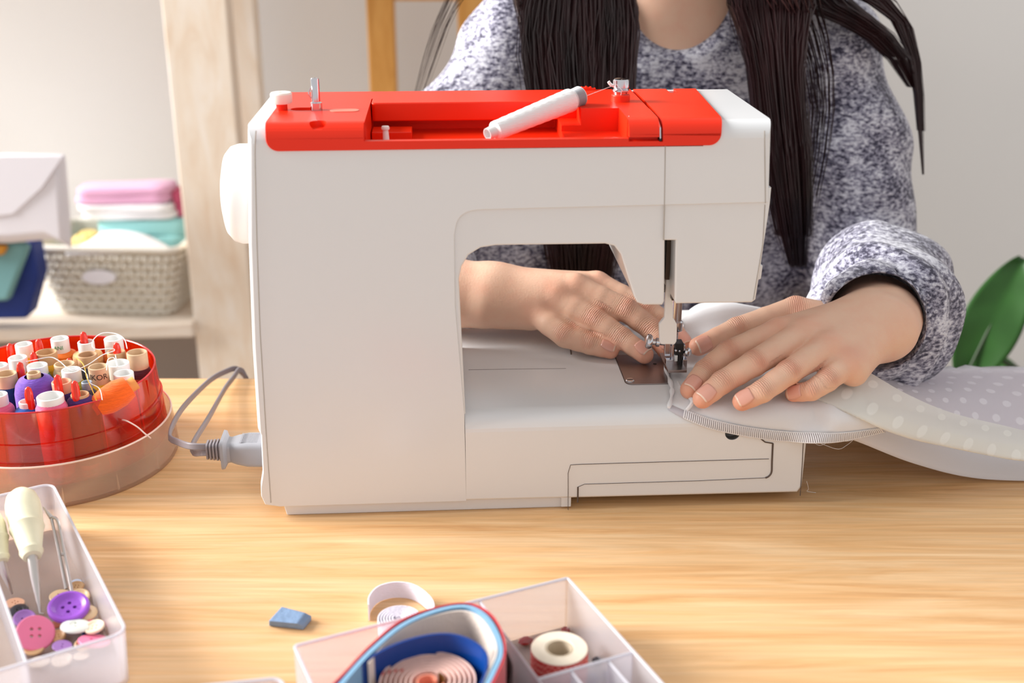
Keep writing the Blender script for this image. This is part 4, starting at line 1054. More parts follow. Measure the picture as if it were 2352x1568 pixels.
f.cap((cx - .05, .48, .31), (cx + .05, .48, .31), .045, .045, .05)
EL = np.array([-.098, .37, .06]); SL = np.array([.010, .47, .268]); CL = W2 + dL * 0.045
ER = np.array([.368, .405, .045]); SR = np.array([.310, .47, .268]); CR = WR + dR * 0.022
f.chain([SL, (SL + EL) / 2 + np.array([-.012, 0, .01]), EL], [.063, .060, .056], .03, .035)
f.chain([EL, (EL + CL) / 2, CL], [.056, .052, .040], .03, .02)
f.chain([SR, (SR + ER) / 2 + np.array([.004, 0, .01]), ER], [.062, .058, .056], .03, .035)
f.chain([ER, WR + dR * .16 + np.array([.006, 0, 0]), WR + dR * .085 + np.array([.010, 0, -.008]), CR], [.056, .057, .054, .043], .03, .02)
f.chain([(.05, .45, .2), (.0, .425, .05), (.02, .44, -.06)], [.06, .066, .06], .03, .03)
# soft folds
X, Y, Z = np.meshgrid(*f.ax, indexing='ij'); X = X.astype(np.float32); Y = Y.astype(np.float32); Z = Z.astype(np.float32)
fold = np.sin(55 * X + 38 * Z + 2.0 * np.sin(24 * Z + 20 * Y)) * 0.5 + np.sin(-42 * X + 70 * Z + 30 * Y + 1.6 * np.sin(31 * X)) * 0.35 + np.sin(95 * Z + 40 * X + 2.2 * np.sin(40 * Y + 11)) * 0.25
f.d += (0.0048 * fold).astype(np.float32)
# bunching near the right cuff
t = ((X - CR[0]) * dR[0] + (Y - CR[1]) * dR[1] + (Z - CR[2]) * dR[2])
f.d += (0.0045 * np.sin(t * 120 + 3 * np.sin(40 * X)) * np.exp(-((t - 0.035) / 0.03) ** 2) * (X > 0.22)).astype(np.float32)
del X, Y, Z, fold, t
f.ell((cx - .005, .385, .362), (.062, .085, .084), .008, sub=True); f.cap((cx, .465, .335), (cx, .455, .44), .058, .066, .01, sub=True)
f.cap(CR - dR * 0.06, CR + dR * 0.035, .0395, .036, .004, sub=True)
f.cap(CL - dL * 0.06, CL + dL * 0.03, .034, .034, .004, sub=True)
V, Q = f.mesh(2)
me = np_mesh('sweater', V - np.array(BASE['person']), Q); me.materials.append(M_KNIT)
sw_ = bpy.data.objects.new('sweater', me); COL.objects.link(sw_); sw_.parent = person; BASE['sweater'] = BASE['person']
# trousers and shoes below the table top
f = Field((-0.05, 0.0, -0.66), (0.40, 0.65, -0.10), 0.01)
f.ell((cx, .5, -.21), (.165, .13, .10), .02)
for s in (-1, 1):
    f.chain([(cx + s * .085, .48, -.22), (cx + s * .10, .12, -.235), (cx + s * .10, .16, -.64)], [.085, .062, .048], .02, .04)
V, Q = f.mesh(2); me = np_mesh('trousers', V - np.array(BASE['person']), Q); me.materials.append(mat('dark_denim', (48, 52, 70), 0.9)); o = bpy.data.objects.new('trousers', me); COL.objects.link(o); o.parent = person
for s in (-1, 1):
    f = Field((cx + s * .10 - .07, -0.08, -0.75), (cx + s * .10 + .07, 0.24, -0.6), 0.006)
    f.cap((cx + s * .10, .16, -.69), (cx + s * .11, .02, -.705), .046, .034, .02); f.d = np.maximum(f.d, (-0.739 - f.ax[2])[None, None, :].astype(np.float32))
    V, Q = f.mesh(1); me = np_mesh('shoe', V - np.array(BASE['person']), Q); me.materials.append(mat('dark_shoe', (40, 38, 40), 0.6)); o = bpy.data.objects.new('shoe', me); COL.objects.link(o); o.parent = person
st_ = thing('stool', (cx, .5, -.74), 'round wooden stool under the seated person', 'stool')
MB().lathe([(0.0, 0.40), (0.17, 0.40), (0.175, 0.405), (0.175, 0.428), (0.17, 0.433), (0.0, 0.433)], 36, frame=((cx, .52, -.74), (0, 0, 1)), caps=False).build('seat', M_HONEY, st_)
for k in range(4):
    a = math.pi / 4 + k * math.pi / 2
    MB().tube([(cx + .12 * math.cos(a), .52 + .12 * math.sin(a), -.345), (cx + .16 * math.cos(a), .52 + .16 * math.sin(a), -.74)], 0.016, 12).build('leg', M_HONEY, st_)

# ------------------------------------------------------------------ hair
M_HAIR = mat('dark_hair', (46, 24, 26), 0.36, spec=0.55, vary=(40, 0.6, (1, 1, 0.08)))
hr = np.random.default_rng(5)
hb = MB()
def strand(pts, r0, n=13, taper=0.35, sides=3):
    P = resample(catmull(pts, 6), n)
    R = r0 * (1 - (1 - taper) * np.linspace(0, 1, n) ** 3)
    hb.tube(P, R, sides, caps=False)
def lock(root, ctrl, half, n, r=(0.0004, 0.0009), end=(0.0, 0.10)):
    """ctrl: centre line points; half: half widths (x, y) along it"""
    ctrl = np.array(ctrl); half = np.array(half)
    for _ in range(n):
        u, v = hr.uniform(-1, 1), hr.uniform(-1, 1); tw = hr.normal(0, 0.12)
        cut = 1 - hr.uniform(*end); pts = [np.array(root) + np.array([u * 0.03, v * 0.03, hr.uniform(-0.01, 0.015)])]
        m = max(3, int(round(len(ctrl) * cut)))
        for k in range(m):
            uu = np.clip(u + tw * k / len(ctrl) * 2 + hr.normal(0, 0.03), -1.3, 1.3)
            pts.append(ctrl[k] + np.array([uu * half[k][0], v * half[k][1], 0]))
        strand(pts, hr.uniform(*r))
YH = 0.345
def hp(px, py, y=YH): return on_y(px, py, y)
# cap of hair over the skull
for _ in range(700):
    a = hr.uniform(0, 2 * math.pi); e = hr.uniform(0.15, 1.45); s = 1 if math.cos(a) > 0 else -1
    def sk(el, az, g=1.0): return np.array([cx + .079 * g * math.cos(el) * math.cos(az), .468 + .098 * g * math.cos(el) * math.sin(az), .61 + .10 * math.sin(el)])
    front = math.sin(a) < -0.35
    a2 = a if not front else (math.pi + 0.45 if s < 0 else -0.45)
    end_ = sk(0, a2, 1.05); end_[2] = hr.uniform(.40, .50)
    strand([sk(1.5, a), sk(1.0, a), sk(0.5, a2), sk(0.0, a2), end_], hr.uniform(0.0012, 0.0022), 12)
rootL, rootR = (cx - .078, .455, .56), (cx + .078, .455, .56)
lock(rootL, [hp(1335, -130, .385), hp(1330, 0, .36), hp(1325, 100, .345), hp(1330, 200, .335), hp(1335, 330, .325), hp(1335, 450, .322), hp(1335, 560, .325), hp(1335, 640, .33), hp(1340, 720, .335)],
     [(.040, .02), (.050, .016), (.050, .016), (.045, .014), (.040, .012), (.034, .012), (.030, .012), (.024, .010), (.012, .008)], 2000, end=(0, 0.25))
lock(rootR, [hp(1760, -130, .385), hp(1768, 0, .36), hp(1775, 100, .345), hp(1785, 200, .335), hp(1798, 330, .325), hp(1812, 450, .325), hp(1822, 540, .328), hp(1830, 610, .33)],
     [(.034, .02), (.038, .016), (.026, .014), (.022, .012), (.022, .012), (.018, .010), (.014, .008), (.008, .006)], 1300, end=(0, 0.35))
# hair swept over the right shoulder
lock(rootR, [hp(1800, -140, .40), hp(1860, -10, .385), hp(1930, 30, .385), hp(2000, 70, .39), hp(2060, 130, .395), hp(2095, 200, .40)], [(.03, .02), (.035, .012), (.024, .010), (.016, .008), (.010, .006), (.004, .004)], 300, end=(0, 0.3))
lock(rootR, [hp(1850, -150, .40), hp(1980, -20, .40), hp(2050, 20, .40), hp(2092, 110, .40), hp(2108, 200, .395), hp(2115, 300, .39), hp(2120, 400, .385)], [(.03, .02), (.018, .01), (.010, .006), (.006, .004), (.004, .004), (.003, .003), (.001, .002)], 140, end=(0, 0.45))
lock(rootR, [hp(1790, -100), hp(1850, 60, .36), hp(1885, 200, .352), hp(1880, 330, .348), hp(1860, 450, .345), hp(1850, 540, .34)], [(.03, .02), (.02, .008), (.014, .006), (.012, .005), (.01, .004), (.006, .003)], 40, r=(0.0005, 0.0009), end=(0, 0.4))
# wisps at the left
lock(rootL, [hp(1150, -140, .40), hp(1050, -10, .40), hp(1015, 60, .40), hp(990, 130, .40), hp(965, 210, .40), hp(950, 270, .40)], [(.03, .02), (.010, .008), (.009, .006), (.008, .004), (.006, .004), (.004, .003)], 20, r=(0.0003, 0.0005), end=(0, 0.3))
lock(rootL, [hp(1225, -120, .385), hp(1225, 0, .372), hp(1235, 100, .362), hp(1245, 200, .355), hp(1255, 300, .35)], [(.03, .02), (.016, .01), (.014, .008), (.010, .006), (.006, .004)], 150)
hb.build('hair', M_HAIR, person, smooth=2, fix=False)

# ================================================================== the white fabric being sewn
def fabric_mat(name, rgb, see=0.0, dots=None, tint=(255, 255, 255), rough=0.85, weave=900):
    m = bpy.data.materials.new(name); m.use_nodes = True; nt = m.node_tree; L = nt.links
    nt.nodes.remove(nt.nodes['Principled BSDF']); out = nt.nodes['Material Output']
    di = nt.nodes.new('ShaderNodeBsdfDiffuse'); di.inputs[0].default_value = (*s2l(rgb), 1)
    tl = nt.nodes.new('ShaderNodeBsdfTranslucent'); tl.inputs[0].default_value = (*s2l(rgb), 1)
    a = nt.nodes.new('ShaderNodeMixShader'); a.inputs[0].default_value = 0.28
    L.new(di.outputs[0], a.inputs[1]); L.new(tl.outputs[0], a.inputs[2])
    tc = nt.nodes.new('ShaderNodeTexCoord')
    n = nt.nodes.new('ShaderNodeTexNoise'); n.inputs['Scale'].default_value = weave; L.new(tc.outputs['Object'], n.inputs['Vector'])
    b = nt.nodes.new('ShaderNodeBump'); b.inputs['Strength'].default_value = 0.15; b.inputs['Distance'].default_value = 0.0004; L.new(n.outputs['Fac'], b.inputs['Height']); L.new(b.outputs[0], di.inputs['Normal'])
    if see <= 0: L.new(a.outputs[0], out.inputs['Surface']); return m
    tr = nt.nodes.new('ShaderNodeBsdfTransparent'); tr.inputs[0].default_value = (*s2l(tint), 1)
    c = nt.nodes.new('ShaderNodeMixShader'); L.new(a.outputs[0], c.inputs[1]); L.new(tr.outputs[0], c.inputs[2]); c.inputs[0].default_value = see
    if dots:
        # woven-in dots on a staggered grid in the cloth's own coordinates
        mp = nt.nodes.new('ShaderNodeMapping'); mp.inputs['Scale'].default_value = (dots[0], dots[1], 1); L.new(tc.outputs['UV'], mp.inputs['Vector'])
        sx = nt.nodes.new('ShaderNodeSeparateXYZ'); L.new(mp.outputs[0], sx.inputs[0])
        def mth(op, a_, b_=None):
            q = nt.nodes.new('ShaderNodeMath'); q.operation = op
            for i, v in enumerate((a_, b_)):
                if v is None: continue
                if isinstance(v, (int, float)): q.inputs[i].default_value = v
                else: L.new(v, q.inputs[i])
            return q.outputs[0]
        row = mth('FLOOR', sx.outputs['Y']); odd = mth('MULTIPLY', mth('MODULO', row, 2.0), 0.5)
        fx = mth('SUBTRACT', mth('FRACT', mth('ADD', sx.outputs['X'], odd)), 0.5); fy = mth('SUBTRACT', mth('FRACT', sx.outputs['Y']), 0.5)
        d = mth('SQRT', mth('ADD', mth('MULTIPLY', fx, fx), mth('MULTIPLY', mth('MULTIPLY', fy, fy), 0.6)))
        mr = nt.nodes.new('ShaderNodeMapRange'); mr.inputs['From Min'].default_value = 0.15; mr.inputs['From Max'].default_value = 0.20
        mr.inputs['To Min'].default_value = 0.03; mr.inputs['To Max'].default_value = see; L.new(d, mr.inputs['Value']); L.new(mr.outputs[0], c.inputs[0])
    L.new(c.outputs[0], out.inputs['Surface']); return m
M_FAB = fabric_mat('white_cotton', (250, 250, 252), 0.0)
M_FABS = fabric_mat('white_fine_cotton', (250, 250, 252), 0.05)
M_LOW = fabric_mat('smooth_white_lining', (248, 246, 250), 0.06)
M_DOT = fabric_mat('dotted_tulle', (247, 243, 248), 0.38, (11, 6), (250, 244, 248))
M_DOTF = fabric_mat('dotted_tulle_fold', (248, 247, 242), 0.24, (10, 3), (250, 250, 244))
fab = thing('white_fabric', tuple(on_z(1800, 930, 0.0785)), 'white sheer dotted fabric under the presser foot trailing over the table', 'fabric')
# profile of the bed that the cloth follows: flat top, rounded rear edge, rear face
GAP = 0.0007
prof_b = [(y, ZB + GAP) for y in np.linspace(0.17, 0.0135, 90)] + [(0.0135 - (0.0135 + GAP) * math.sin(t), 0.0645 + (0.0135 + GAP) * math.cos(t)) for t in np.linspace(0.02, math.pi / 2, 50)] + [(-GAP, z) for z in np.linspace(0.064, 0.02, 60)]
def project(p):
    d = np.asarray(p) - CAM; z = d @ FW; return 1176 + F * (d @ RT) / z, 784 - F * (d @ UP) / z
def onbed(px, py, lift=0.0):
    best = None
    for y, z in prof_b:
        q = ML(px, py, y)                 # same sight line at this depth
        e = abs(q[2] - z)
        if best is None or e < best[0]: best = (e, (q[0], y, z))
    return m2w(best[1]) + np.array([0, 0, lift])
Z = lambda px, py, z: on_z(px, py, z)
def put(curves, nu, nv, name, m, wob=0.0, seed=0, wf=1.0, thick=0.0006):
    V, Fc, G = sheet(curves, nu, nv, wob=wob, seed=seed, wf=wf)
    o = MB().add(V, Fc).build(name, m, fab, smooth=3, fix=False); set_uv(o, nu, nv)
    if thick:
        md = o.modifiers.new('thickness', 'SOLIDIFY'); md.thickness = thick; md.offset = 1
    return o, G
# each curve runs from the back of the bed to the hem (near the camera); curves follow each other from left to right
cols = [[onbed(1527, 812), onbed(1531, 845), onbed(1540, 880), onbed(1543, 905), onbed(1534, 940)],
        [onbed(1545, 808), onbed(1556, 850, .001), onbed(1572, 890, .002), onbed(1578, 915, .003), onbed(1570, 960)],
        [onbed(1580, 800), onbed(1600, 850), onbed(1622, 905), onbed(1640, 940, .0015), onbed(1636, 986)],
        [onbed(1640, 790), onbed(1670, 850), onbed(1700, 910), onbed(1715, 950), onbed(1718, 1003)],
        [onbed(1720, 785), onbed(1755, 850), onbed(1785, 915), onbed(1800, 960), onbed(1806, 1013)],
        [onbed(1800, 790), onbed(1830, 850), onbed(1852, 915), onbed(1862, 965), Z(1870, 1018, .055)],
        [onbed(1880, 800), onbed(1900, 850), Z(1912, 915, .0795), Z(1925, 965, .070), Z(1935, 1014, .053)],
        [Z(1945, 830, .0795), Z(1968, 870, .0795), Z(1985, 920, .076), Z(2005, 960, .068), Z(2035, 992, .055)]]
V, Fc, G = sheet(cols, 40, 110)
G = np.ascontiguousarray(G.transpose(1, 0, 2))       # first index: along the hem, second: towards it
rr_ = np.random.default_rng(4); uu, vv = np.meshgrid(np.linspace(0, 1, 110), np.linspace(0, 1, 40), indexing='ij')
G[:, :, 2] += 0.0007 * (np.abs(np.sin(14 * uu + 6 * vv + 2 * np.sin(5 * vv))) * np.abs(np.sin(3 * uu + 9 * vv))) * np.clip((1 - vv) * 3, 0, 1)
for i in range(110):                         # lay the cloth on the bed: nothing may sink into it
    for j in range(40):
        q = G[i, j] - MO; lx, ly, lz = q @ MX, q @ MY, q[2]
        if lx > xr + 0.001: continue
        g = 0.0009
        if ly >= 0.0135: lz = max(lz, ZB + g)
        elif lz > 0.0645:
            dy, dz = ly - 0.0135, lz - 0.0645; r = math.hypot(dy, dz)
            if r < 0.0135 + g: k = (0.0135 + g) / max(r, 1e-6); ly, lz = 0.0135 + dy * k, 0.0645 + dz * k
        else: ly = min(ly, -g)
        G[i, j] = m2w((lx, ly, lz))
def grid_part(G, name, m, thick=0.0006):
    a, b = G.shape[:2]
    o = MB().add(G.reshape(-1, 3), [(i * b + j, (i + 1) * b + j, (i + 1) * b + j + 1, i * b + j + 1) for i in range(a - 1) for j in range(b - 1)]).build(name, m, fab, smooth=3, fix=False)
    md = o.modifiers.new('thickness', 'SOLIDIFY'); md.thickness = thick; md.offset = 1
    return o
M_HEM = fabric_mat('sheer_hem', (232, 228, 234), 0.25)
grid_part(G[:, :38], 'main_panel', M_FABS); grid_part(G[:, 37:], 'hem_band', M_HEM, 0.0003)
# overlock stitching along the hem
st = MB(); nu, nv = G.shape[:2]
for i in range(8, nu - 2):
    for s in (0.0,):
        a = G[i, nv - 1] * (1 - s) + G[i + 1, nv - 1] * s; b = G[i, nv - 3] * (1 - s) + G[i + 1, nv - 3] * s
        up = np.array([0, -0.0010, 0.0010]); st.tube([a + up, (a + b) / 2 + up * 1.5, b + up], 0.0005, 4)
for r_ in (nv - 1, nv - 3):
    st.tube(G[8:nu - 1, r_] + np.array([0, -0.0007, 0.0007]), 0.0004, 5)
tag(st.build('overlock_stitching', M_FAB, fab, fix=False), kind='stuff')
# rolled seam edge at the left of the cloth
P = catmull([onbed(1525, 812, .001), onbed(1530, 850, .0012), onbed(1540, 885, .0016), onbed(1543, 908, .002), onbed(1536, 938, .001)], 8)
MB().tube(P, [0.0014 + 0.0005 * math.sin(i * 0.9) for i in range(len(P))], 8).build('rolled_edge', M_FAB, fab)
P = catmull([onbed(1556, 880, .001), onbed(1568, 905, .0025), onbed(1590, 930, .003), onbed(1576, 948, .002)], 8)
MB().tube(P, [0.0010 + 0.0006 * math.sin(i * 0.12) for i in range(len(P))], 8).build('tucked_fold', M_FAB, fab)
# cloth humped up behind the presser foot
hump = [[Z(1572, 806, .0797), Z(1640, 806, .0797), Z(1740, 796, .0797), Z(1800, 780, .0797)],
        [Z(1568, 770, .086), Z(1630, 755, .090), Z(1720, 745, .090), Z(1800, 740, .088)],
        [Z(1570, 742, .094), Z(1618, 706, .104), Z(1690, 700, .106), Z(1780, 715, .098)],
        [Z(1570, 742, .094) + np.array([0, .02, -.004]), Z(1618, 706, .104) + np.array([0, .025, -.006]), Z(1690, 700, .106) + np.array([0, .025, -.008]), Z(1780, 715, .098) + np.array([0, .02, -.012])],
        [Z(1570, 742, .0797) + np.array([0, .03, 0]), Z(1618, 706, .0797) + np.array([0, .0, -.004]), Z(1690, 700, .0797) + np.array([0, .0, -.01]), Z(1780, 715, .0797)]]
put(hump, 30, 30, 'cloth_hump', M_FAB, 0.0004, 3)
# smooth lower layer sweeping down to the table and over its far edge
low = [[Z(1790, 880, .0770), Z(1880, 862, .0775), Z(1960, 862, .066), Z(2080, 858, .030), Z(2220, 857, .0125), Z(2460, 857, .012)],
       [onbed(1800, 925, -.003), Z(1880, 920, .0740), Z(1960, 925, .068), Z(2090, 945, .042), Z(2250, 960, .020), Z(2460, 965, .014)],
       [onbed(1800, 965, -.004), Z(1870, 968, .065), Z(1955, 980, .056), Z(2100, 1020, .030), Z(2250, 1045, .012), Z(2460, 1050, .008)],
       [onbed(1800, 985, -.005), Z(1868, 988, .056), Z(1955, 1009, .046), Z(2100, 1064, .0195), Z(2250, 1098, .0040), Z(2460, 1104, .0022)]]
far = [p + np.array([0, 0.03, -0.10]) if p[1] > 0.2 else p + np.array([0, 0.03, -0.03]) for p in low[0]]
far2 = [p + np.array([0, 0.012, -0.004]) for p in low[0]]
put([far, far2] + low, 70, 50, 'lower_layer', M_LOW, 0.0)
# dotted tulle lying on it towards the back
d1 = [[p + np.array([0, .001, .0025]) for p in low[0][1:]],
      [Z(1935, 880, .0815), Z(2010, 890, .072), Z(2120, 900, .050), Z(2250, 905, .032), Z(2460, 910, .026)],
      [Z(1950, 905, .081), Z(2030, 930, .070), Z(2150, 955, .048), Z(2290, 985, .027), Z(2460, 1008, .020)]]
put(d1, 60, 30, 'dotted_layer', M_DOT, 0.0022, 12, 0.8, thick=0.0)
# dotted tulle fold in front with its rounded near edge
d2 = [[Z(1935, 838, .085), Z(1980, 848, .0845), Z(2080, 902, .071), Z(2200, 948, .052), Z(2330, 982, .037), Z(2460, 1008, .030)],
      [Z(1895, 868, .0865), Z(1965, 895, .083), Z(2070, 945, .070), Z(2200, 990, .051), Z(2330, 1015, .037), Z(2460, 1030, .031)],
      [Z(1862, 902, .0835), Z(1955, 945, .075), Z(2060, 992, .061), Z(2200, 1030, .043), Z(2330, 1052, .031), Z(2460, 1064, .026)],
      [Z(1866, 906, .0815), Z(1958, 950, .072), Z(2064, 994, .057), Z(2205, 1030, .040), Z(2335, 1050, .028), Z(2460, 1062, .023)],
      [Z(1900, 895, .0805), Z(1985, 930, .070), Z(2085, 970, .054), Z(2220, 1000, .037), Z(2340, 1020, .026), Z(2460, 1030, .022)]]
put(d2, 60, 40, 'dotted_fold', M_DOTF, 0.0010, 8, 0.8, thick=0.0)
# loose thread ends
for pts in ([(1862, 1010, .052), (1880, 1022, .05), (1896, 1018, .05), (1906, 1008, .053)], [(1858, 1006, .053), (1890, 1020, .048), (1925, 1031, .044), (1945, 1022, .046), (1962, 1008, .052)], [(1920, 1009, .054), (1945, 1013, .052), (1968, 1007, .053)]):
    MB().tube(catmull([Z(*p) for p in pts], 8), 0.00018, 4).build('loose_thread', M_FAB, fab)
tag(MB().tube(catmull([Z(1853, 1105, .016), Z(1857, 1122, .008), Z(1854, 1128, .004), Z(1874, 1131, .0006)], 8), 0.00018, 4).build('thread_end', M_FAB, origin=tuple(Z(1874, 1131, 0))), 'short white thread end lying by the machine base corner', 'thread')

# ================================================================== round thread box with spools
M_REDC = clear_plastic('clear_red_plastic', (255, 136, 88), (250, 70, 22), 0.22, 0.1, 0.2)
M_CLR = clear_plastic('clear_frosted_plastic', (255, 249, 242), (255, 232, 210), 0.26, 0.12, 0.2)
M_PEG = mat('red_clear_peg', (226, 44, 24), 0.12, spec=0.6, sub=0.0)
BX, BY = -0.361, 0.094
tbx = thing('thread_box', (BX, BY, 0.0), 'round red see-through thread box with a clear base full of spools', 'box')
def ring(prof, name, m, n=72): return MB().lathe(prof, n, frame=((BX, BY, 0), (0, 0, 1)), closed=True).build(name, m, tbx, smooth=0.5)
ring([(0.0001, 0.0), (0.0895, 0.0), (0.0905, 0.002), (0.088, 0.0335), (0.0862, 0.0335), (0.0885, 0.003), (0.0001, 0.003)], 'clear_base', M_CLR)
ring([(0.0001, 0.015), (0.083, 0.015), (0.0842, 0.017), (0.0815, 0.0475), (0.0825, 0.048), (0.0825, 0.0492), (0.081, 0.0496), (0.0795, 0.073), (0.0780, 0.073), (0.0795, 0.049), (0.0822, 0.018), (0.0001, 0.0168)], 'red_tray', M_REDC)
MB().tube([(BX + 0.0788 * math.cos(t), BY + 0.0788 * math.sin(t), 0.0732) for t in np.linspace(0, 2 * math.pi, 80)], 0.0007, 6).build('tray_rim', mat('red_rim', (206, 44, 52), 0.2), tbx)
MB().tube([(BX + 0.0874 * math.cos(t), BY + 0.0874 * math.sin(t), 0.0338) for t in np.linspace(0, 2 * math.pi, 80)], 0.0008, 6).build('base_rim', mat('pale_rim', (240, 214, 200), 0.2), tbx)
for k in range(14):
    t = 2 * math.pi * (k + 0.3) / 14; c, s = math.cos(t), math.sin(t)
    MB().tube([(BX + 0.0897 * c, BY + 0.0897 * s, 0.003), (BX + 0.0893 * c, BY + 0.0893 * s, 0.016)], [0.0011, 0.0003], 6).build('base_rib', M_CLR, tbx)
    MB().tube([(BX + 0.0815 * c, BY + 0.0815 * s, 0.018), (BX + 0.0792 * c, BY + 0.0792 * s, 0.07)], 0.0006, 6).build('tray_rib', mat('red_rim', (206, 44, 52), 0.2), tbx)
MB().box((BX + 0.055, BY - 0.0125, 0.017), (BX + 0.0795, BY - 0.0113, 0.071)).build('divider', M_REDC, tbx)
for px, py, zt in ((88, 782, .092), (191, 765, .094), (76, 812, .088), (45, 835, .089), (267, 790, .090), (131, 864, .090), (171, 878, .088), (64, 892, .085), (22, 792, .085), (158, 826, .08)):
    p = on_z(px, py, zt)
    MB().lathe([(0.0036, 0.017), (0.0030, zt - 0.004), (0.0022, zt), (0.0008, zt + 0.0012)], 12, frame=((p[0], p[1], 0), (0, 0, 1))).build('peg', M_PEG, tbx)

def tube_mat(k):
    return {'w': mat('white_spool_tube', (236, 236, 234), 0.35, sub=0.0), 'b': mat('cardboard_tube', (206, 176, 142), 0.8, vary=(90, 0.1)), 't': mat('tan_wood_tube', (204, 164, 122), 0.7, vary=(60, 0.12)), 'p': mat('peach_tube', (226, 160, 130), 0.6), 'g': mat('grey_tube', (140, 150, 162), 0.4), 'n': mat('brown_tube', (188, 148, 112), 0.75, vary=(70, 0.12))}[k]
def thread_mat(name, rgb): return mat('thread_' + name, rgb, 0.75, sheen=0.2, spec=0.3, bump=(260, 0.7, (1, 1, 7)), vary=(120, 0.12, (1, 1, 8)))
TH = {'yellow': (236, 176, 40), 'orange': (240, 118, 24), 'peach': (238, 190, 132), 'golden': (214, 160, 28), 'purple': (112, 72, 178), 'violet': (72, 40, 110), 'navy': (18, 56, 108), 'blue': (40, 92, 180), 'pink': (232, 110, 150), 'maroon': (84, 30, 44), 'lime': (190, 180, 60), 'teal': (46, 120, 110), 'white': (236, 236, 236), 'sand': (226, 198, 150), 'slate': (70, 70, 84), 'brightorange': (246, 98, 14)}
# px, py of the tube's top, its height, tube radius, tube kind, thread radius, bare tube above thread, thread colour, label
SP = [(52, 792, .088, .0066, 'w', .0100, .010, 'yellow', 'spool with a white tube and yellow thread at the back left of the thread box'),
      (42, 818, .084, .0072, 'w', .0095, .011, 'golden', 'spool with a wide white tube beside the back left yellow one'),
      (135, 778, .089, .0070, 'w', .0120, .011, 'orange', 'orange spool with a white tube printed in green'),
      (197, 784, .088, .0064, 'w', .0118, .008, 'peach', 'peach spool with a white tube around a red peg'),
      (260, 778, .088, .0074, 'w', .0098, .012, 'orange', 'orange spool with a tall white tube at the back right of the thread box'),
      (106, 808, .086, .0082, 't', .0112, .009, 'yellow', 'yellow spool with a wide tan tube behind the purple one'),
      (150, 834, .082, .0078, 'b', .0094, .004, 'sand', 'sand-coloured spool with a short open cardboard tube'),
      (198, 814, .085, .0076, 'n', .0096, .009, 'slate', 'spool with a brown tube and dark thread in the middle of the box'),
      (266, 805, .083, .0070, 't', .0085, .007, 'peach', 'peach spool with a tan tube around the rear right peg'),
      (314, 808, .084, .0080, 'b', .0096, .013, 'maroon', 'maroon spool with a cardboard tube at the right rim of the box'),
      (87, 836, .083, .0076, 'w', .0092, .007, 'teal', 'teal spool with a white tube behind the purple one'),
      (163, 848, .084, .0072, 'w', .0092, .009, 'lime', 'lime spool with a white tube in the middle of the box'),
      (222, 845, .086, .0074, 'b', .0105, .013, 'golden', 'golden spool whose cardboard tube carries dark letters'),
      (270, 838, .082, .0088, 'w', .0095, .011, 'white', 'wide white empty tube behind a narrower white one'),
      (277, 852, .080, .0076, 'w', .0082, .019, 'white', 'tall white tube in front of the wide white one'),
      (20, 858, .084, .0078, 'b', .0094, .010, 'navy', 'navy spool with a cardboard tube at the left edge of the picture'),
      (73, 855, .087, .0050, 'b', .0152, .003, 'purple', 'large fuzzy purple cone of thread with a small cardboard core'),
      (141, 876, .082, .0072, 'p', .0082, .008, 'violet', 'violet spool with a reddish tube around a red peg'),
      (172, 899, .077, .0066, 't', .0100, .002, 'violet', 'dark violet spool with a thin tan rim and a red peg'),
      (194, 880, .080, .0040, 'g', .0062, .006, 'slate', 'slim grey spool beside the dark violet one'),
      (66, 921, .074, .0058, 'w', .0092, .004, 'blue', 'blue spool with a torn white core and a red peg'),
      (139, 923, .080, .0096, 'w', .0112, .005, 'pink', 'tall pink spool with a wide white tube at the front wall of the box'),
      (-4, 838, .084, .0070, 'w', .0090, .010, 'white', 'white spool cut off by the left picture edge'),
      (-6, 905, .079, .0070, 'w', .0100, .008, 'pink', 'pink spool cut off by the left picture edge')]
spools = []
for px, py, zt, rt, tk, rth, bare, col, lab in SP:
    p = on_z(px, py, zt)
    # keep every spool inside the tray
    d = np.array([p[0] - BX, p[1] - BY]); r = np.hypot(*d); mxr = 0.0775 - rth
    if r > mxr: d *= mxr / r
    x, y = BX + d[0], BY + d[1]
    spools.append([x, y, zt, rt, tk, rth, bare, col, lab])
for it in range(40):                         # nudge neighbours apart
    for i in range(len(spools)):
        for j in range(i):
            a, b = spools[i], spools[j]; dx, dy = a[0] - b[0], a[1] - b[1]; dd = math.hypot(dx, dy); need = (a[5] + b[5]) * 0.97
            if dd < need:
                k = (need - dd) / max(dd, 1e-5) * 0.25; a[0] += dx * k; a[1] += dy * k; b[0] -= dx * k; b[1] -= dy * k
    for a in spools:
        d = math.hypot(a[0] - BX, a[1] - BY); mxr = 0.0778 - a[5]
        if d > mxr: a[0] = BX + (a[0] - BX) * mxr / d; a[1] = BY + (a[1] - BY) * mxr / d
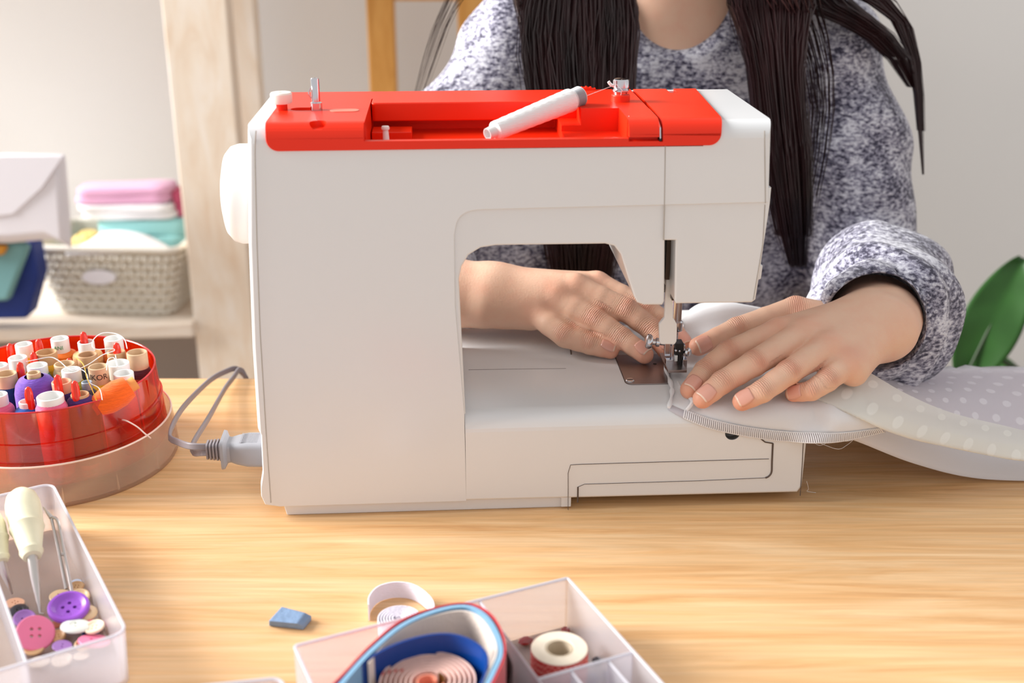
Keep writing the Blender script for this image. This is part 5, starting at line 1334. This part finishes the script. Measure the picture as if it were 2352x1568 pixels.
for x, y, zt, rt, tk, rth, bare, col, lab in spools:
    zb = 0.0172
    t = thing('thread_spool', (x, y, zb), lab, 'thread spool', 'spools in the round thread box')
    H = zt - zb
    MB().lathe([(rt - 0.0012, 0.0), (rt, 0.0), (rt, H - 0.0004), (rt - 0.0003, H), (rt - 0.0011, H), (rt - 0.0013, H - 0.0004)], 26, frame=((x, y, zb), (0, 0, 1)), closed=True).build('tube', tube_mat(tk), t)
    top = H - bare
    if rth > 0.014:      # the purple cone
        pr = [(0.0155, 0.002), (0.0158, 0.02), (0.0155, top - 0.012), (0.0142, top - 0.006), (0.0115, top - 0.002), (0.007, top)]
    else: pr = [(rt, 0.004), (rth * 0.96, 0.005)] + [(rth * (1 + 0.02 * math.sin(9 * q + x * 900)), 0.006 + (top - 0.010) * q) for q in np.linspace(0, 1, 12)] + [(rth * 0.93, top - 0.0022), (rt, top)]
    MB().lathe(pr, 28, frame=((x, y, zb), (0, 0, 1)), caps=False).build('thread', thread_mat(col, TH[col]), t)
# spool lying on its side against the front wall
a = on_z(197, 948, .066); b = on_z(296, 884, .080); ax = (b - a) / np.linalg.norm(b - a); Lb = float(np.linalg.norm(b - a))
a = a + np.array([0.002, 0.010, -0.002]); 
t = thing('thread_spool', tuple(a), 'bright orange spool lying aslant against the red wall of the thread box', 'thread spool', 'spools in the round thread box')
MB().lathe([(0.0035, 0), (0.0052, 0), (0.0052, Lb), (0.0035, Lb)], 22, frame=(a, ax), closed=True).build('tube', mat('orange_card_tube', (226, 150, 80), 0.8), t)
MB().lathe([(0.0052, 0.0025), (0.0085, 0.003), (0.0105, 0.012), (0.0108, Lb - 0.014), (0.0085, Lb - 0.006), (0.0052, Lb - 0.0055)], 26, frame=(a, ax), caps=False).build('thread', thread_mat('brightorange', TH['brightorange']), t)
# letters on two tubes
def wrap_text(body, sp, size, z, m, ang0=-math.pi / 2):
    x, y, zt, rt = sp[:4]
    cu = bpy.data.curves.new('lettering', 'FONT'); cu.body = body; cu.size = size; cu.align_x = 'CENTER'; cu.extrude = 0.00005; cu.resolution_u = 3
    o = bpy.data.objects.new('lettering', cu); COL.objects.link(o)
    dg = bpy.context.evaluated_depsgraph_get(); me = bpy.data.meshes.new_from_object(o.evaluated_get(dg)); bpy.data.objects.remove(o, do_unlink=True)
    bm = bmesh.new(); bm.from_mesh(me); bmesh.ops.subdivide_edges(bm, edges=[e for e in bm.edges if e.calc_length() > 0.0008], cuts=2)
    for v in bm.verts:
        th = ang0 + v.co.x / rt; r = rt + 0.00012 + v.co.z; h = v.co.y
        v.co = (r * math.cos(th), r * math.sin(th), z + h)
    bm.to_mesh(me); bm.free(); me.materials.append(m); me.name = 'lettering'
    q = bpy.data.objects.new('lettering', me); COL.objects.link(q)
    par = [c for c in COL.objects if c.get('label') == sp[8]][0]; q.parent = par; return q
sK = [s for s in spools if 'dark letters' in s[8]][0]; wrap_text('IKOR', sK, 0.0062, sK[2] - 0.0172 - 0.0085, mat('ink_dark', (58, 46, 40), 0.7), -math.pi / 2 + 0.25)
sK = [s for s in spools if 'printed in green' in s[8]][0]; wrap_text('ANI', sK, 0.0045, sK[2] - 0.0172 - 0.0075, mat('ink_green', (70, 160, 110), 0.7), -math.pi / 2 + 0.1)
# loose threads tangled over the spools
def lt_(pts, m, label, r=0.00035):
    P = [on_z(*p) for p in pts]; tag(MB().tube(catmull(P, 10), r, 5).build('loose_thread', m, origin=tuple(P[0])), label, 'thread')
lt_([(60, 830, .087), (85, 825, .088), (115, 820, .088), (135, 828, .087), (165, 850, .086), (200, 838, .088), (235, 815, .088), (262, 805, .088), (255, 800, .09), (225, 802, .09), (212, 795, .092), (216, 778, .094), (235, 765, .095), (265, 766, .095), (285, 778, .094), (292, 800, .092)], M_THREADW, 'white thread looped over the spools at the back of the box')
lt_([(150, 845, .085), (185, 848, .086), (200, 860, .086), (205, 878, .084), (228, 892, .08), (235, 918, .076)], M_THREADW, 'white thread hanging over the golden spool')
lt_([(245, 850, .088), (248, 826, .089), (262, 822, .089), (270, 842, .087), (265, 815, .09)], M_THREADW, 'small white thread loop over the wide white tube')
lt_([(176, 822, .087), (192, 838, .087), (200, 868, .086), (212, 895, .08), (222, 920, .075)], thread_mat('golden', TH['golden']), 'golden thread trailing down the front of the spools')
lt_([(274, 963, .0505), (290, 966, .053), (315, 980, .047), (332, 995, .042), (346, 1006, .036)], mat('thread_pale', (240, 214, 206), 0.8), 'pale thread end sticking out through the red tray wall', 0.0006)

# ================================================================== foreground
M_FROST = clear_plastic('frosted_plastic', (250, 249, 252), (246, 246, 252), 0.33, 0.25, 0.15)
M_FROSTR = clear_plastic('frosted_rim', (250, 250, 252), (246, 246, 252), 0.72, 0.3, 0.15)
def tray(name, corners, z1, label, cat, r=0.007, th=0.0015, floor=0.002, flare=0.0):
    """open box from its rim corners (x, y); walls rounded at the corners"""
    C = np.array(corners); base = (*C.mean(0), 0.0)
    t = thing(name, base, label, cat)
    def off(d):
        m = len(C); area2 = sum(C[i][0] * C[(i + 1) % m][1] - C[(i + 1) % m][0] * C[i][1] for i in range(m)); sg = 1 if area2 > 0 else -1
        out = []
        for i in range(m):
            e1 = C[i] - C[i - 1]; e2 = C[(i + 1) % m] - C[i]
            n1 = sg * np.array([-e1[1], e1[0]]) / np.linalg.norm(e1); n2 = sg * np.array([-e2[1], e2[0]]) / np.linalg.norm(e2)
            det = n1[0] * n2[1] - n1[1] * n2[0]; out.append(C[i] + np.array([(d * n2[1] - d * n1[1]) / det, (n1[0] * d - n2[0] * d) / det]))
        return round_poly(out, max(0.0006, r - d), 6)
    rings = [(flare, 0.0), (0, z1), (th, z1), (flare + th, floor)]
    V = []; n = None
    for d, z in rings:
        q = off(d); n = len(q); V += [(x, y, z) for x, y in q]
    Fc = [(j * n + i, j * n + (i + 1) % n, (j + 1) * n + (i + 1) % n, (j + 1) * n + i) for j in range(3) for i in range(n)] + [tuple(reversed(range(n))), tuple(3 * n + i for i in range(n))]
    MB().add(V, Fc).build('wall', M_FROST, t)
    q = off(th / 2); MB().tube([(x, y, z1) for x, y in q + q[:1]], th * 0.62, 6).build('rim', M_FROSTR, t)
    return t
def wall_in(t, a, b, z0, z1, th=0.0013, name='divider'):
    a = np.array([a[0], a[1], z0]); b = np.array([b[0], b[1], z0])
    MB().ribbon([a, b], z1 - z0, th).build(name, M_FROST, t)
    MB().tube([a + np.array([0, 0, z1 - z0]), b + np.array([0, 0, z1 - z0])], th * 0.6, 6).build('divider_rim', M_FROSTR, t)

# ---- left organiser with buttons and tools
ZR = 0.035
P1 = on_z(122, 1108, ZR)[:2]; P2 = on_z(296, 1452, ZR)[:2]
d_ = (P2 - P1) / np.linalg.norm(P2 - P1); p_ = np.array([-d_[1], d_[0]])
if p_[0] < 0: p_ = -p_
WA = 0.0545
boxA = tray('organiser_box', [P1 - p_ * 0.115, P1, P2, P2 - p_ * 0.115], ZR, 'frosted plastic organiser holding buttons, awls and tweezers', 'box', r=0.009, flare=0.002)
wall_in(boxA, P1 - p_ * WA + d_ * 0.002, P2 - p_ * WA - d_ * 0.002, 0.002, ZR - 0.001)
FZ = 0.0022
# ---- buttons
M_HOLEB = None
def button_mesh(kind, holes):
    """unit button of radius 1"""
    if kind == 'rim': pr = [(0.0, 0.0), (0.82, 0.0), (1.0, 0.12), (1.0, 0.26), (0.93, 0.36), (0.82, 0.36), (0.66, 0.24), (0.58, 0.20), (0.0, 0.20)]
    elif kind == 'flat': pr = [(0.0, 0.0), (0.9, 0.0), (1.0, 0.07), (1.0, 0.15), (0.94, 0.21), (0.0, 0.22)]
    else: pr = [(0.0, 0.0), (0.8, 0.0), (1.0, 0.14), (0.97, 0.24), (0.80, 0.34), (0.45, 0.38), (0.3, 0.30), (0.0, 0.30)]
    n = 32
    o = MB().lathe(pr, n, caps=False).build('button', M_WPL, None, local=True, smooth=0.7)
    bm = bmesh.new(); bm.from_mesh(o.data); bmesh.ops.remove_doubles(bm, verts=bm.verts, dist=1e-5); bmesh.ops.recalc_face_normals(bm, faces=bm.faces); bm.to_mesh(o.data); bm.free()
    hp_ = [(-0.2, -0.2), (0.2, -0.2), (0.2, 0.2), (-0.2, 0.2)] if holes == 4 else [(-0.22, 0), (0.22, 0)]
    cs = [MB().lathe([(0.1, -0.3), (0.1, 0.8)], 12, frame=((x, y, 0), (0, 0, 1))).build('cut', M_WPL, None, local=True) for x, y in hp_]
    boolean(o, cs); resharp(o, 0.6)
    me = o.data; bpy.data.objects.remove(o, do_unlink=True); return me
BM = {(k, h): button_mesh(k, h) for k, h in (('rim', 4), ('flat', 4), ('dome', 2), ('rim', 2), ('flat', 2))}
BCOL = {'purple': (150, 82, 196), 'pink': (246, 128, 166), 'white': (232, 236, 226), 'beige': (236, 204, 158), 'wood': (222, 178, 128), 'lightblue': (200, 214, 236), 'lilac': (176, 128, 204), 'black': (52, 48, 56), 'peach': (240, 186, 152), 'brown': (170, 92, 62), 'navy': (24, 52, 116), 'magenta': (206, 108, 178), 'cream': (240, 224, 196)}
# px, py, radius in px, kind, holes, colour, height above the floor, tilt (x, y), label
BT = [(158, 1397, 46, 'rim', 4, 'purple', .0085, (.25, -.12), 'large purple four-hole button with a raised rim'),
      (80, 1452, 43, 'flat', 4, 'pink', .0075, (.62, .25), 'large flat pink button tilted towards the viewer'),
      (173, 1440, 34, 'dome', 2, 'white', .0060, (.15, .12), 'shiny white domed button in front of the purple one'),
      (138, 1368, 24, 'flat', 4, 'beige', .0035, (.1, .1), 'beige button tucked behind the large purple one'),
      (199, 1339, 17, 'rim', 4, 'wood', .0030, (.1, -.1), 'small wooden button farthest back by the tweezers'),
      (208, 1363, 24, 'rim', 4, 'beige', .0050, (.15, -.15), 'beige rimmed button behind the purple one by the wall'),
      (178, 1335, 13, 'flat', 2, 'lightblue', .0012, (.1, 0), 'tiny light blue button at the tweezer tips'),
      (227, 1399, 24, 'dome', 2, 'beige', .0050, (.1, -.2), 'beige two-hole button right of the purple one'),
      (243, 1432, 23, 'rim', 4, 'cream', .0065, (.1, -.1), 'cream rimmed button lying on a pink one by the right wall'),
      (219, 1434, 26, 'flat', 2, 'pink', .0030, (.1, .1), 'pink button half hidden under the cream rimmed one'),
      (56, 1420, 25, 'rim', 2, 'lilac', .0040, (.3, .2), 'lilac button behind the large flat pink one'),
      (44, 1401, 21, 'dome', 2, 'black', .0030, (.2, .1), 'black domed button above the lilac one'),
      (34, 1383, 21, 'flat', 4, 'peach', .0020, (.1, .1), 'peach button at the awl tip'),
      (131, 1432, 18, 'flat', 2, 'brown', .0028, (.1, .1), 'brown button between the pink and white ones'),
      (190, 1414, 20, 'flat', 2, 'navy', .0022, (.1, 0), 'navy button under the rim of the purple one'),
      (208, 1450, 20, 'flat', 2, 'navy', .0010, (0, 0), 'navy button under the shiny white one'),
      (186, 1361, 20, 'flat', 2, 'magenta', .0018, (0, .1), 'magenta button under the beige rimmed one'),
      (238, 1466, 36, 'flat', 2, 'pink', .0040, (.3, -.1), 'wide pink button against the frosted front wall'),
      (142, 1482, 22, 'flat', 2, 'lilac', .0045, (.2, 0), 'pale lilac button behind the frosted front wall'),
      (191, 1480, 20, 'rim', 2, 'beige', .0035, (.2, 0), 'beige rimmed button behind the frosted front wall'),
      (90, 1520, 24, 'dome', 2, 'cream', .0008, (.1, 0), 'leftmost cream button at the front of the organiser floor'),
      (143, 1515, 23, 'rim', 2, 'cream', .0008, (.1, 0), 'middle cream button at the front of the organiser floor'),
      (186, 1504, 18, 'flat', 4, 'cream', .0010, (.1, 0), 'rightmost cream button at the front of the organiser floor'),
      (78, 1488, 22, 'flat', 2, 'wood', .0020, (.1, 0), 'wooden button under the large flat pink one'),
      (131, 1460, 20, 'rim', 4, 'wood', .0015, (.1, 0), 'wooden button under the shiny white one')]
for px, py, rp, kind, holes, col, h, (tx, ty), lab in BT:
    z = FZ + h; p = on_z(px, py, z + 0.001); dep = (p - CAM) @ FW; r = rp * dep / F
    # keep the button inside the compartment
    s = np.dot(p[:2] - P1, -p_); s2 = np.clip(s, r + 0.0035, WA - r - 0.001); p[:2] += -p_ * (s2 - s)
    l = np.dot(p[:2] - P1, d_); Lm = np.linalg.norm(P2 - P1) - r - 0.004
    if l > Lm: p[:2] += d_ * (Lm - l)
    o = bpy.data.objects.new('button', BM[(kind, holes)]); COL.objects.link(o)
    o.location = p; o.location.z = max(z, FZ + 0.0003 + r * math.sin(max(abs(tx), abs(ty))) * 0.8); o.scale = (r, r, r); o.rotation_euler = (tx, ty, random.uniform(0, 3))
    m = mat('button_' + col, BCOL[col], 0.35, spec=0.45, vary=(30, 0.08) if col in ('wood', 'beige') else None)
    o.material_slots[0].link = 'OBJECT'; o.material_slots[0].material = m
    tag(o, lab, 'button', 'buttons in the frosted organiser')
# ---- awls and tweezers
M_IVORY = mat('ivory_plastic', (238, 232, 202), 0.4, spec=0.4, vary=(40, 0.06)); M_SHAFT = mat('satin_steel', (206, 200, 196), 0.28, metal=0.9)
def awl(top, ferrule, tip, rpx, label, hook=True):
    a, b, c = np.array(top), np.array(ferrule), np.array(tip); ax = b - a; L = float(np.linalg.norm(ax)); ax /= L
    t = thing('awl', tuple(c), label, 'awl', 'awls in the organiser')
    R = rpx
    MB().lathe([(0.0, -0.002), (R * 0.55, -0.001), (R * 0.85, 0.003), (R * 0.98, 0.009), (R, L * 0.3), (R * 0.93, L * 0.52), (R * 0.98, L * 0.56), (R * 0.86, L * 0.62), (R * 0.62, L * 0.88), (R * 0.66, L * 0.93), (R * 0.50, L), (0.0, L)], 30, frame=(a, ax), caps=False).build('handle', M_IVORY, t)
    P = [b - ax * 0.004, b * 0.6 + c * 0.4, b * 0.2 + c * 0.8, c]
    if hook: P.append(c + np.array([0.003, -0.001, 0.0004]))
    MB().tube(P, [R * 0.32, R * 0.26, R * 0.13, R * 0.08] + ([R * 0.04] if hook else []), 12).build('shaft', M_SHAFT, t)
awl(on_z(48, 1135, 0.050), on_z(74, 1278, 0.030), on_z(92, 1408, 0.0035), 0.0112, 'ivory-handled awl resting in the organiser with a bent steel tip')
awl(on_z(-32, 1180, 0.046), on_z(2, 1290, 0.026), on_z(28, 1364, 0.0032), 0.0095, 'ivory-handled awl cut off by the left picture edge', False)
tz = thing('tweezers', tuple(on_z(160, 1350, FZ)), 'thin steel tweezers leaning in the corner of the organiser', 'tweezers')
J0 = on_z(118, 1188, 0.036)
MB().tube([on_z(99, 1164, 0.041), on_z(108, 1176, 0.039), J0], [0.0004, 0.0010, 0.0017], 8).build('bent_tip', M_SHAFT, tz)
for a, b, c in (((118, 1190, .0355), (135, 1265, .022), (152, 1352, .006)), ((133, 1198, .0345), (148, 1270, .021), (166, 1362, .005))):
    MB().tube(catmull([J0, on_z(*a), on_z(*b), on_z(*c)], 8), 0.0011, 8).build('arm', M_SHAFT, tz)
MB().tube([on_z(142, 1272, .021), on_z(148, 1272, .021)], 0.0012, 8).build('bridge', M_SHAFT, tz)

# ---- middle organiser
BL = on_z(672, 1482, ZR)[:2]; BR = on_z(1305, 1325, ZR)[:2]
u_ = (BR - BL) / np.linalg.norm(BR - BL); v_ = np.array([u_[1], -u_[0]]); Wd = float(np.linalg.norm(BR - BL))
def Bp(u, v): return BL + u_ * u + v_ * v
boxB = tray('organiser_box', [BL, BR, BR + v_ * 0.15, BL + v_ * 0.15], ZR, 'frosted plastic compartment box holding ribbons and tape rolls', 'box', r=0.0025)
uD = float((on_z(1100, 1375, ZR)[:2] - BL) @ u_); vD = float((on_z(1240, 1555, ZR)[:2] - BL) @ v_)
wall_in(boxB, Bp(uD, 0.001), Bp(uD, 0.149), 0.002, ZR - 0.0008)
wall_in(boxB, Bp(0.001, vD + 0.01), Bp(uD, vD + 0.01), 0.002, 0.012)
wall_in(boxB, Bp(uD, vD), Bp(Wd - 0.001, vD), 0.002, ZR - 0.0008)
wall_in(boxB, Bp(uD + 0.02, vD), Bp(uD + 0.02, 0.149), 0.002, ZR - 0.002)
wall_in(boxB, Bp(Wd - 0.016, vD), Bp(Wd - 0.016, 0.149), 0.002, ZR - 0.002)
# ---- third box, only a corner in view
c0 = on_z(655, 1553, ZR)[:2]; ua = np.array([-0.985, -0.17]); va = np.array([0.17, -0.985])
tray('organiser_box', [c0 + ua * 0.12, c0, c0 + va * 0.1, c0 + va * 0.1 + ua * 0.12], ZR, 'frosted plastic box whose corner shows at the bottom picture edge', 'box', r=0.008)
# ---- ribbons, standing on edge in loops
def ribbon_thing(px, z1, z0, th, m, label, closed=False, name='ribbon', inside=None):
    P = [on_z(a, b, z1) for a, b in px]; Q = resample(catmull(P, 12), 90); Q[:, 2] = z0
    o = MB().ribbon(Q, z1 - z0, th).build(name, m, origin=tuple(Q[0]), smooth=0.9)
    return tag(o, label, 'ribbon'), Q
M_LBLUE = mat('light_blue_ribbon', (118, 166, 200), 0.6, sheen=0.3, bump=(500, 0.3)); M_CRIM = mat('crimson_ribbon', (196, 16, 40), 0.55, sheen=0.3, bump=(400, 0.3)); M_CREAM = mat('cream_ribbon', (232, 216, 204), 0.7, bump=(500, 0.3))
M_DBLUE = mat('dark_blue_vinyl', (10, 62, 138), 0.3, spec=0.5); M_BRNR = mat('dark_brown_ribbon', (48, 30, 34), 0.6)
ribbon_thing([(735, 1600), (790, 1545), (850, 1482), (920, 1425), (1000, 1394), (1070, 1384), (1118, 1402), (1148, 1440), (1160, 1495), (1140, 1550), (1105, 1610)], 0.050, 0.0025, 0.0010, M_CRIM, 'crimson ribbon forming the outermost loop')
ribbon_thing([(750, 1612), (800, 1550), (856, 1490), (925, 1434), (1000, 1402), (1064, 1391), (1106, 1406), (1136, 1444), (1150, 1495), (1131, 1546), (1095, 1615)], 0.050, 0.0025, 0.0026, M_LBLUE, 'light blue padded ribbon looped inside the crimson one')
ribbon_thing([(846, 1522), (890, 1470), (945, 1432), (1000, 1412), (1058, 1402), (1098, 1414), (1126, 1448), (1140, 1493), (1122, 1540), (1082, 1615)], 0.0488, 0.0025, 0.0010, M_CREAM, 'cream ribbon looped inside the light blue one')
ribbon_thing([(1160, 1490), (1176, 1530), (1170, 1580)], 0.032, 0.0025, 0.0010, M_BRNR, 'dark brown ribbon beside the crimson loop')
o, Q = ribbon_thing([(752, 1600), (790, 1556), (845, 1512), (910, 1478), (980, 1458), (1040, 1456), (1090, 1474), (1118, 1505), (1112, 1550), (1080, 1620)], 0.0495, 0.0025, 0.0012, M_DBLUE, 'dark blue glossy band curled around the tape measure')
# small printed crown on the blue band
best = min(range(len(Q)), key=lambda i: abs(project((Q[i][0], Q[i][1], 0.022))[0] - 866)); T = Q[best + 1] - Q[best]; T /= np.linalg.norm(T); Nn = np.cross(T, [0, 0, 1.0])
if Nn @ (CAM - Q[best]) < 0: Nn = -Nn
c = np.array([Q[best][0], Q[best][1], 0.027]) + Nn * 0.0007
cr = [(-.0036, 0), (.0036, 0), (.0042, .0052), (.0019, .0026), (0, .006), (-.0019, .0026), (-.0042, .0052)]
pc = MB().prism([c + T * x + np.array([0, 0, z]) for x, z in cr], Nn * 0.0001).build('printed_crown', mat('faded_print', (110, 84, 112), 0.6), o, local=True)
pc.location = -o.location
# ---- tape measure coil
tc_ = on_z(985, 1562, 0.038); tm = thing('tape_measure', (tc_[0], tc_[1], 0.0025), 'pale pink tape measure coiled up inside the blue band', 'tape measure')
M_TAPE = mat('tape_pink', (246, 208, 196), 0.5, vary=(160, 0.06)); M_TAPE2 = mat('tape_print', (214, 120, 110), 0.6)
sp_ = []
for k in range(300):
    t = k / 299; a = t * 2 * math.pi * 6.6 + 0.6; r = 0.0085 + 0.0175 * t; sp_.append((tc_[0] + r * math.cos(a), tc_[1] + r * math.sin(a), 0.0027))
MB().ribbon(sp_, 0.0353, 0.0009).build('tape', M_TAPE, tm, smooth=0.9)
for k in range(150, 290, 23):
    p = np.array(sp_[k]); q = np.array(sp_[k + 1]); MB().ribbon([p + np.array([0, 0, 0.0348]), q + np.array([0, 0, 0.0348])], 0.0006, 0.0010).build('tick_mark', M_TAPE2, tm)
MB().ribbon([(tc_[0] + (0.0035 + 0.0008 * q) * math.cos(q), tc_[1] + (0.0035 + 0.0008 * q) * math.sin(q), 0.0027) for q in np.linspace(0, 6, 40)], 0.0353, 0.0009).build('inner_coil', mat('tape_salmon', (246, 156, 128), 0.5), tm, smooth=0.9)
e = np.array(sp_[-1]); e2 = np.array(sp_[-6]); e3 = np.array(sp_[-12])
M_BRASS = mat('brass', (150, 108, 48), 0.35, metal=0.9)
be = on_z(932, 1502, 0.038)
a_b = math.atan2(be[1] - tc_[1], be[0] - tc_[0])
MB().ribbon([(tc_[0] + 0.0265 * math.cos(a_b + q), tc_[1] + 0.0265 * math.sin(a_b + q), 0.0027) for q in np.linspace(-0.25, 0.25, 8)], 0.0358, 0.0008).build('brass_end', M_BRASS, tm)
MB().ribbon([(tc_[0] + 0.0078 * math.cos(q), tc_[1] + 0.0078 * math.sin(q), 0.0027) for q in np.linspace(-0.2, 0.9, 8)], 0.0358, 0.0008).build('brass_end', M_BRASS, tm)
# ---- roll of gingham tape in the right compartment
gp = on_z(1285, 1488, 0.024)
def gingham():
    m = bpy.data.materials.new('gingham_tape'); m.use_nodes = True; nt = m.node_tree; p = nt.nodes['Principled BSDF']; L = nt.links
    tc = nt.nodes.new('ShaderNodeTexCoord'); mp = nt.nodes.new('ShaderNodeMapping'); L.new(tc.outputs['Object'], mp.inputs['Vector'])
    ck = nt.nodes.new('ShaderNodeTexChecker'); ck.inputs['Scale'].default_value = 520
    ck.inputs['Color1'].default_value = (*s2l((214, 54, 50)), 1); ck.inputs['Color2'].default_value = (*s2l((232, 130, 120)), 1); L.new(mp.outputs[0], ck.inputs['Vector'])
    L.new(ck.outputs[0], p.inputs['Base Color']); p.inputs['Roughness'].default_value = 0.5; return m
tr_ = thing('tape_roll', (gp[0], gp[1], 0.0022), 'roll of red gingham tape with a cream edge in the right compartment', 'tape roll')
MB().lathe([(0.0162, 0.0), (0.0163, 0.0), (0.0163, 0.0216), (0.0162, 0.0216)], 44, frame=((gp[0], gp[1], 0.0022), (0, 0, 1)), closed=True).build('printed_side', gingham(), tr_)
MB().lathe([(0.0078, 0.0), (0.0161, 0.0), (0.0161, 0.0217), (0.0158, 0.022), (0.0084, 0.022), (0.0078, 0.0214)], 44, frame=((gp[0], gp[1], 0.0022), (0, 0, 1)), closed=True).build('tape_layers', mat('cream_tape_edge', (236, 224, 204), 0.6, vary=(200, 0.05)), tr_)
MB().lathe([(0.0070, 0.0002), (0.0078, 0.0002), (0.0078, 0.0218), (0.0070, 0.0218)], 36, frame=((gp[0], gp[1], 0.0022), (0, 0, 1)), closed=True).build('core', mat('card_core', (206, 190, 166), 0.8), tr_)
# ---- red beads and dark beads
M_GEM = mat('garnet_bead', (130, 14, 14), 0.08, spec=0.8, coat=0.6)
def bead(px, py, r, m, label, z=0.0035, sq=(1, 1, 0.7)):
    p = on_z(px, py, FZ + r * sq[2])
    o = MB().lathe([(0.0, -1.0), (0.55, -0.8), (1.0, -0.1), (0.9, 0.25), (0.55, 0.6), (0.0, 0.66)], 8, caps=False).build('bead', m, None, local=True, smooth=0)
    o.location = (p[0], p[1], FZ + r * sq[2] * 1.0); o.scale = (r * sq[0], r * sq[1], r * sq[2]); o.rotation_euler = (0, 0, 0.4)
    tag(o, label, 'bead', 'loose beads in the compartment box')
bead(1207, 1471, .0042, M_GEM, 'dark red faceted bead left of the gingham tape roll', sq=(1.2, .9, .7))
bead(1299, 1446, .0032, M_GEM, 'small dark red bead behind the gingham tape roll')
M_DKB = mat('dark_violet_bead', (62, 52, 92), 0.25)
bead(1372, 1516, .0034, mat('black_bead', (36, 30, 40), 0.2), 'black bead right of the gingham tape roll')
bead(1360, 1556, .0048, M_DKB, 'larger dark violet bead in the small front compartment')
bead(1394, 1550, .0034, M_DKB, 'smaller dark violet bead in the small front compartment')
# ---- white elastic, rolled up behind the box
ec = on_z(915, 1418, 0.012)
el = thing('elastic_roll', (ec[0], ec[1], 0.0), 'white elastic band rolled up with a loose curled end on the table', 'elastic')
M_EL = mat('white_elastic', (232, 228, 240), 0.7, bump=(400, 0.5, (1, 1, 5)))
sp_ = []
for k in range(260):
    t = k / 259; a = -t * 2 * math.pi * 6.3 + 2.4; r = 0.0022 + 0.0108 * t; sp_.append((ec[0] + r * math.cos(a), ec[1] + r * math.sin(a), 0.0004))
MB().ribbon(sp_, 0.0116, 0.0008).build('coil', M_EL, el, smooth=0.9)
Q = resample(catmull([on_z(a, b, 0.012) for a, b in ((846, 1388), (848, 1368), (868, 1346), (905, 1336), (945, 1340), (976, 1358), (995, 1382), (992, 1405), (966, 1418))], 10), 70); Q[:, 2] = 0.0004
MB().ribbon(Q, 0.0116, 0.0008).build('loose_end', M_EL, el, smooth=0.9)
# ---- tailor's chalk
top = [on_z(617, 1425, .0062), on_z(647, 1392, .0062), on_z(700, 1406, .0062), on_z(682, 1432, .0062)]
bot = [on_z(617, 1437, 0.0002), on_z(647, 1404, 0.0002), on_z(716, 1424, 0.0002), on_z(697, 1447, 0.0002)]
mid = [on_z(716, 1413, .0036), on_z(697, 1436, .0036)]
V = top + bot + mid   # 0-3 top, 4-7 bottom, 8 back right, 9 front right
Fc = [(0, 1, 2, 3), (7, 6, 5, 4), (0, 4, 5, 1), (1, 5, 6, 8, 2), (2, 8, 9, 3), (8, 6, 7, 9), (3, 9, 7, 4, 0)]
tag(MB().add(V, Fc).build('tailors_chalk', mat('blue_chalk', (128, 152, 184), 0.95, spec=0.1, bump=(160, 0.8), vary=(120, 0.08)), origin=tuple(np.mean(bot, 0)), smooth=0, bevel=0.0007),
    "worn piece of blue tailor's chalk lying on the table", 'chalk')
